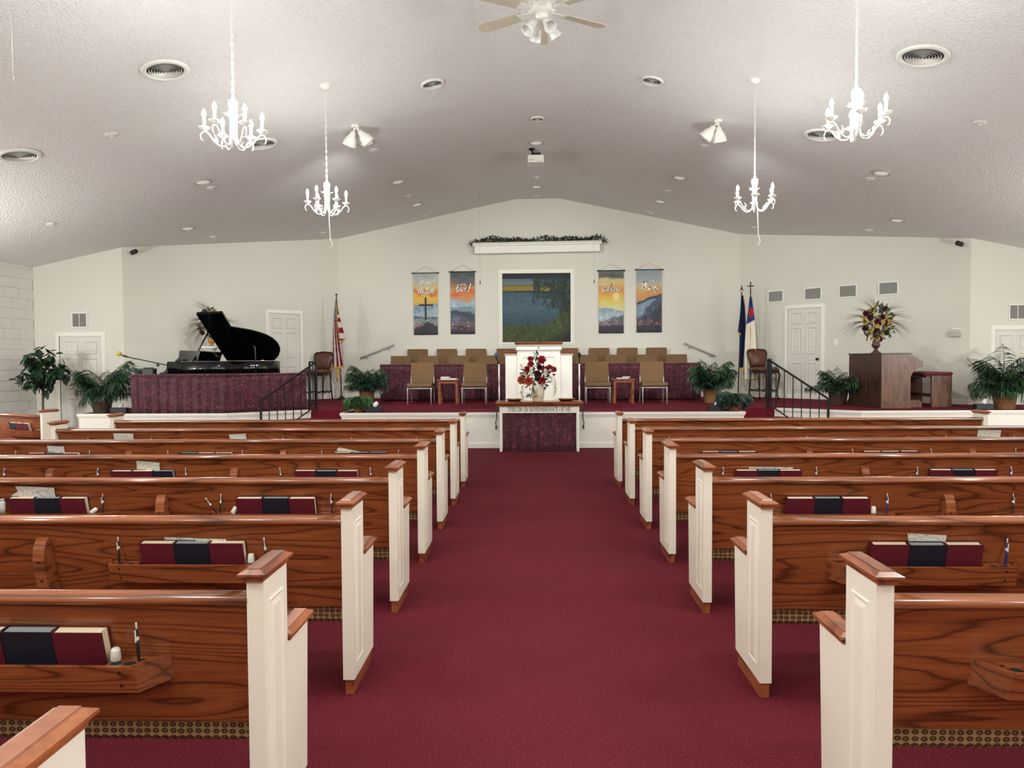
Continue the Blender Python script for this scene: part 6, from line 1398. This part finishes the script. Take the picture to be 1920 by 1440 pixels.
FE = [frond_mesh(30+i, 0.46, (2.9, 3.4, 2.7, 3.1)[i], 34, (0.075, 0.08, 0.085, 0.095)[i], (0.016, 0.016, 0.026, 0.028)[i], 0.6, 0.08, ('leaf_fern', 'leaf_fern', 'leaf_blue', 'leaf_blue')[i]) for i in range(4)]
fern('bright green fern at the stage edge, piano side', (-2.87, 11.58, ZP), 84, 0.72, 6, 'basket')
fern('dark green fern at the stage edge, organ side', (3.25, 11.62, ZP), 72, 0.84, 7, 'basket')

t = thing('potted_ficus', 'slim ficus tree with dark oval leaves in the block wall corner', 'tree', (-8.40, 11.92, 0)); r = random.Random(3)
pot(t, 0.28, 0.14, 0.18, 'basket_dark')
MB().tube([(0, 0, 0.25), (0.012, 0, 0.5), (-0.012, 0.01, 0.7), (0.01, 0, 0.85), (-0.01, 0, 1.0)], [0.022, 0.020, 0.019, 0.018, 0.012], 8).tube([(0.01, 0.01, 0.25), (-0.014, 0, 0.55), (0.012, -0.01, 0.78), (-0.01, 0, 0.98)], [0.016, 0.015, 0.014, 0.010], 7).build('trunk', 'bark', t)
tips = []
for i in range(15):
    a = 2*PI*i*0.382; el = r.uniform(0.2, 1.3); L1 = r.uniform(0.34, 0.60); b = Vector((0, 0, r.uniform(0.88, 1.02)))
    e = b+Vector((math.cos(a)*math.cos(el)*L1*0.62, math.sin(a)*math.cos(el)*L1*0.55, math.sin(el)*L1*1.25+0.06)); mdl = b.lerp(e, 0.5)+Vector((0, 0, 0.07)); e2 = e+Vector((math.cos(a)*0.09, math.sin(a)*0.07, -0.07))
    MB().tube([b, mdl, e, e2], [0.008, 0.006, 0.004, 0.002], 5).build('branch', 'bark', t); tips.append((b, mdl, e, e2))
lm = [MB().leaf(Matrix.Identity(4), 0.15, 0.070, 0.25).mesh('leaf', 'leaf_dark'), MB().leaf(Matrix.Identity(4), 0.135, 0.066, 0.35).mesh('leaf', 'leaf_green')]
for i in range(285):
    b, mdl, e, e2 = tips[i % 15]; f = r.uniform(0.25, 3.0); q = [b, mdl, e, e2, e2]; k = int(f); p = q[k].lerp(q[k+1], f-k)+Vector((r.uniform(-.07, .07), r.uniform(-.06, .06), r.uniform(-.06, .07)))
    d = Vector((p.x*1.2+r.uniform(-.4, .4), p.y*1.2+r.uniform(-.5, .2), r.uniform(-.9, .35)))
    o = place(lm[0 if r.random() < 0.7 else 1], 'leaf', t); o.matrix_local = aim(p, d, r.uniform(-.7, .7)) @ Matrix.Diagonal((1, 1, 1, 1)).lerp(Matrix.Diagonal((1.2, 1.2, 1.2, 1)), r.random())

# ---------------------------------------------------------------- flowers
def rose_mesh(mat, rad=0.04, seed=0):
    r = random.Random(seed); mb = MB()
    for ring, (n, rr, tilt) in enumerate(((3, 0.25, 0.15), (5, 0.5, 0.45), (6, 0.78, 0.85), (6, 0.95, 1.2))):
        for i in range(n):
            a = 2*PI*(i+0.37*ring)/n+r.uniform(-.1, .1); M_ = R('Z', a) @ T(0, rr*rad*0.25, 0) @ R('X', PI/2-tilt)
            vs = []; F = []; w, h = rad*(0.5+0.22*ring), rad*(0.9+0.1*ring)
            for j in range(4):
                v = j/3; hw = w*0.5*(0.55+0.9*v-0.55*v*v*v)*(1 if j < 3 else 0.75)
                for i2 in range(4):
                    u = i2/3*2-1; vs.append((hw*u, h*v, 0.28*w*u*u*(1-0.2*v)-0.12*h*v*v))
            for j in range(3):
                for i2 in range(3): q = j*4+i2; F.append((q, q+1, q+5, q+4))
            mb.add(vs, F, 0, True, M_)
    mb.ball(0, 0, rad*0.25, rad*0.22, rad*0.22, rad*0.35, 7, 4)
    return mb.mesh('rose', mat)
def daisy_mesh(mat, rad=0.04):
    mb = MB()
    for ring in (0, 1):
        for i in range(7):
            mb.leaf(R('Z', 2*PI*(i+0.5*ring)/7) @ R('X', 0.25+0.5*ring), rad*(1.0-0.25*ring), rad*0.62, 0.25, 0, 2)
    mb.ball(0, 0, 0.006, rad*0.2, rad*0.2, rad*0.14, 7, 4); return mb.mesh('flower', mat)
def spray_mesh(mat, L_=0.12, n=16, seed=0, size=0.019):
    r = random.Random(seed); mb = MB(); pts = [Vector((0.0, L_*i/6, -0.25*L_*(i/6)**2)) for i in range(7)]; mb.tube(pts, 0.0015, 4, 1)
    for i in range(n):
        p = pts[min(6, int(7*(i+1)/(n+1)))]+Vector((r.uniform(-.015, .015), r.uniform(-.01, .01), r.uniform(-.012, .012)))
        for k in range(4): mb.leaf(aim(p, (math.cos(k*1.57+i), math.sin(k*1.57+i), r.uniform(-.3, .6))), size, size*0.7, 0.2, 0, 2)
    return mb.mesh('blossom_spray', [mat, 'stem'])
def plume_mesh(seed, L_=0.42, n=26):
    r = random.Random(seed); mb = MB()
    for i in range(n):
        dx = r.uniform(-.16, .16); b = r.uniform(0.5, 1.0); l = L_*r.uniform(0.7, 1.05)
        pts = [Vector((dx*t*l/L_*1.2, l*t*(1-0.15*b*t), -l*0.75*b*t*t)) for t in [j/6 for j in range(7)]]; mb.tube(pts, [0.0018*(1-0.75*j/6) for j in range(7)], 3, 0, cap=False)
    return mb.mesh('grass_plume', 'plume')
LF = MB().leaf(Matrix.Identity(4), 0.075, 0.034, 0.3).mesh('leaf', 'leaf_green'); LD = MB().leaf(Matrix.Identity(4), 0.085, 0.032, 0.35).mesh('leaf', 'leaf_blue')
ROSE = {'r': rose_mesh('rose_red', 0.040, 1), 'd': rose_mesh('rose_dark', 0.044, 2), 'c': rose_mesh('flower_coral', 0.048, 3), 'y': rose_mesh('flower_yellow', 0.042, 4)}; DY = daisy_mesh('flower_yellow', 0.048); WS = spray_mesh('flower_white', 0.11, 14, 2)
def put(me, nm, t, p, d, s=1.0, roll=0.0, up_axis=False):
    o = place(me, nm, t); M_ = aim(p, d, roll)
    if up_axis: M_ = M_ @ R('X', -PI/2)       # meshes whose face looks along +Z
    o.matrix_local = M_ @ Matrix.Diagonal((s, s, s, 1)); return o

# communion table bouquet
t = thing('flower_arrangement', 'red rose bouquet in a pale shell vase on the communion table', 'flowers', (0.078, 11.02, 0.773)); r = random.Random(11)
mb = MB(); n = 28; prf = [(0.070, 0.0), (0.086, 0.02), (0.098, 0.08), (0.102, 0.14), (0.098, 0.20), (0.088, 0.245), (0.092, 0.262), (0.084, 0.26), (0.078, 0.22)]
mb.lathe(prf, n, 0, Matrix.Diagonal((1, 0.72, 1, 1)), cap=False); mb.build('vase', 'vase_shell', t)
rb = MB().tube([(0, -0.004, 0.012), (0, -0.009, 0.05), (0, -0.006, 0.09)], [0.003, 0.007, 0.004], 5).mesh('shell_rib', 'vase_shell')
for i in range(13):
    a = -0.15+PI*1.25*i/12-0.25
    o = place(rb, 'shell_rib', t); o.matrix_local = T(-0.03, -0.066, 0.085) @ R('Y', -a+PI/2) @ Matrix.Diagonal((1, 1, 1.0+0.35*math.sin(i*1.3), 1))
MB().ball(-0.03, -0.078, 0.085, 0.024, 0.014, 0.024, 12, 6).build('shell_eye', 'urn_gold', t)
red = [(-0.115, -0.03, 0.655, 'r', 0.8), (0.06, -0.06, 0.635, 'r', 1.25), (-0.105, -0.06, 0.575, 'r', 0.95), (-0.155, -0.07, 0.49, 'r', 1.1), (0.17, -0.07, 0.495, 'r', 1.3), (0.10, -0.07, 0.49, 'r', 0.95), (0.25, -0.02, 0.49, 'r', 0.8), (-0.14, -0.10, 0.315, 'c', 1.15), (0.07, -0.11, 0.325, 'r', 1.05), (-0.25, -0.04, 0.33, 'c', 1.0), (-0.22, -0.03, 0.41, 'd', 0.8), (0.0, -0.08, 0.42, 'd', 1.0), (0.03, -0.02, 0.52, 'd', 0.8), (0.0, -0.05, 0.36, 'd', 0.9)]
b0 = Vector((0, 0, 0.24))
for x, y, z, k, s in red:
    p = Vector((x, y, z)); put(ROSE[k], 'rose', t, p, (x*1.2, -1.0, (z-0.4)*1.0), s, r.uniform(0, 6), True)
    MB().tube([b0+Vector((x*0.15, 0, 0)), b0.lerp(p, 0.55)+Vector((0, 0.02, 0.03)), p+Vector((0, 0.012, -0.01))], 0.0028, 4).build('flower_stem', 'stem', t)
for i in range(190):
    a = r.uniform(0, 2*PI); k = r.random(); p = Vector((math.cos(a)*0.23*k**0.7, r.uniform(-.09, .05), 0.40+0.21*math.sin(a)*k**0.7+(0.06 if abs(math.cos(a)) < 0.4 else 0)))
    put(LF if r.random() < 0.6 else LD, 'leaf', t, p, (p.x*2+r.uniform(-.5, .5), -0.3+r.uniform(-.5, .3), (p.z-0.4)*2.2+r.uniform(-.5, .5)), r.uniform(0.6, 1.0), r.uniform(0, 6))
for i in range(9): put(LD, 'leaf', t, (-0.02+0.03*math.sin(i*2), 0, 0.70+0.012*i-0.05), (math.sin(i*2.4)*0.6, -0.3, 0.8), 0.75, i)
for x, y, z, dx, dz, s in ((-0.16, -0.09, 0.40, -0.6, 0.3, 1.0), (-0.12, -0.10, 0.42, 0.1, 0.6, 1.0), (-0.19, -0.08, 0.41, -0.8, 0.1, .8), (0.09, -0.10, 0.41, 0.2, 0.5, 1.0), (0.13, -0.09, 0.44, 0.4, 0.4, .9), (0.17, -0.09, 0.37, 0.5, -0.6, 1.1), (0.20, -0.08, 0.40, 0.3, -0.9, 1.1), (-0.02, -0.11, 0.30, 0.0, -0.5, 1.0), (0.0, -0.11, 0.27, 0.1, -0.8, 0.9), (-0.24, -0.03, 0.50, -0.2, 0.9, 0.8),
                           (0.26, -0.06, 0.33, 0.2, -1, 1.1), (0.275, -0.06, 0.24, 0.02, -1, 1.2), (0.265, -0.06, 0.17, -0.1, -1, 0.9), (-0.24, -0.06, 0.24, -0.1, -1, 1.2), (-0.25, -0.06, 0.16, 0.0, -1, 1.1), (-0.23, -0.06, 0.10, 0.1, -1, 0.8)): put(WS, 'blossom_spray', t, (x, y, z), (dx, -0.25, dz), s, r.uniform(-1, 1))
for pts in ([(0.05, -0.05, 0.33), (0.2, -0.06, 0.36), (0.27, -0.06, 0.33), (0.27, -0.06, 0.12)], [(-0.05, -0.05, 0.32), (-0.18, -0.06, 0.30), (-0.24, -0.06, 0.22), (-0.235, -0.06, 0.04)]): MB().tube(pts, 0.0025, 4).build('trailing_stem', 'stem', t)
for i in range(16): put(LD, 'leaf', t, (-0.17+0.10*r.random(), -0.09, 0.23-0.14*r.random()), (r.uniform(-.6, .6), -0.2, -0.9), r.uniform(0.6, 0.9), r.uniform(0, 6))

def big_arrangement(lab, loc, vase, rx, rz, zc, seed, ny, nd, nl, npl, vase_top):
    t = thing('flower_arrangement', lab, 'flowers', loc, 0, 'yellow and dark red flower arrangements'); vase(t); r = random.Random(seed); c0 = Vector((0, 0, vase_top))
    def spot_(k=None):
        a = r.uniform(0, 2*PI); q = r.random()**0.55 if k is None else k
        return Vector((math.cos(a)*rx*q, r.uniform(-.14, -.05)*(1.1-q)-0.03, zc+math.sin(a)*rz*q))
    placed = []
    def free(dm):
        for _ in range(60):
            p = spot_()
            if all((p-q).length > dm for q in placed): break
        placed.append(p); return p
    for i in range(ny):
        p = free(0.072); put(DY if r.random() < 0.6 else ROSE['y'], 'flower', t, p, (p.x*1.2, -1, (p.z-zc)), r.uniform(0.6, 0.95), r.uniform(0, 6), True); MB().tube([c0, c0.lerp(p, 0.6)+Vector((0, 0.03, 0.02)), p+Vector((0, 0.01, 0))], 0.0025, 4).build('flower_stem', 'stem', t)
    for i in range(nd):
        p = free(0.072); put(ROSE['d'], 'rose', t, p, (p.x*1.2, -1, (p.z-zc)), r.uniform(0.7, 1.0), r.uniform(0, 6), True); MB().tube([c0, c0.lerp(p, 0.6)+Vector((0, 0.03, 0.02)), p+Vector((0, 0.01, 0))], 0.0025, 4).build('flower_stem', 'stem', t)
    for i in range(nl):
        p = spot_(); p.y = r.uniform(-.15, .06)
        put(LD if r.random() < 0.7 else LF, 'leaf', t, p, (p.x*2+r.uniform(-.6, .6), -0.35+r.uniform(-.4, .5), (p.z-zc)*2+r.uniform(-.6, .6)), r.uniform(0.7, 1.15), r.uniform(0, 6))
    for i, (a, s) in enumerate(npl): put(PL[i % 2], 'grass_plume', t, (math.cos(a)*rx*0.45, 0.03, zc+math.sin(a)*rz*0.5), (math.cos(a), -0.1, math.sin(a)*0.9+0.35), s, 0.0)
    return t
PL = [plume_mesh(1, 0.5, 34), plume_mesh(2, 0.5, 34)]
def urn_b(t):
    MB().lathe([(0.075, 0.001), (0.072, 0.014), (0.05, 0.03), (0.03, 0.055), (0.034, 0.085), (0.060, 0.11), (0.072, 0.14), (0.060, 0.165), (0.052, 0.185), (0.058, 0.255), (0.062, 0.28), (0.052, 0.275), (0.0, 0.26)], 20).build('urn', 'urn_brown', t)
big_arrangement('tall yellow and dark red flowers in a brown urn on the organ', (5.925, 12.45, ZP+0.9225), urn_b, 0.235, 0.30, 0.525, 5, 28, 12, 240, [(0.0, 1.0), (PI, 1.0), (0.45, 0.95), (PI-0.4, 0.9), (-0.25, 0.9), (PI+0.25, 0.85), (1.45, 0.75), (1.75, 0.7), (0.9, 0.8), (2.3, 0.7)], 0.26)
t = thing('pedestal', 'white flower pedestal behind the grand piano', 'pedestal', (-6.10, 13.34, ZP))
MB().box(-0.15, 0.15, -0.15, 0.15, 0.001, 0.05, b=0.006).build('base', 'trim_paint', t); MB().lathe([(0.085, 0.05), (0.075, 0.09), (0.068, 1.03), (0.085, 1.08), (0.11, 1.10)], 16).build('shaft', 'trim_paint', t)
for z in (0.11, 1.0): MB().lathe([(0.074, z-0.01), (0.082, z), (0.074, z+0.01)], 16, cap=False).build('collar', 'trim_paint', t)
MB().box(-0.135, 0.135, -0.135, 0.135, 1.101, 1.135, b=0.005).build('top_slab', 'trim_paint', t)
def urn_g(t):
    MB().lathe([(0.055, 0.001), (0.05, 0.012), (0.03, 0.03), (0.045, 0.055), (0.068, 0.09), (0.070, 0.115), (0.060, 0.135), (0.066, 0.155), (0.055, 0.15), (0.0, 0.14)], 18).build('urn', 'urn_gold', t)
big_arrangement('yellow flowers in a gold urn half hidden behind the piano lid', (-6.10, 13.34, ZP+1.136), urn_g, 0.21, 0.27, 0.44, 9, 16, 8, 150, [(PI, 0.8), (PI+0.35, 0.8), (PI-0.3, 0.75), (PI+0.7, 0.8), (1.7, 0.8), (1.9, 0.75), (0.2, 0.9)], 0.14)
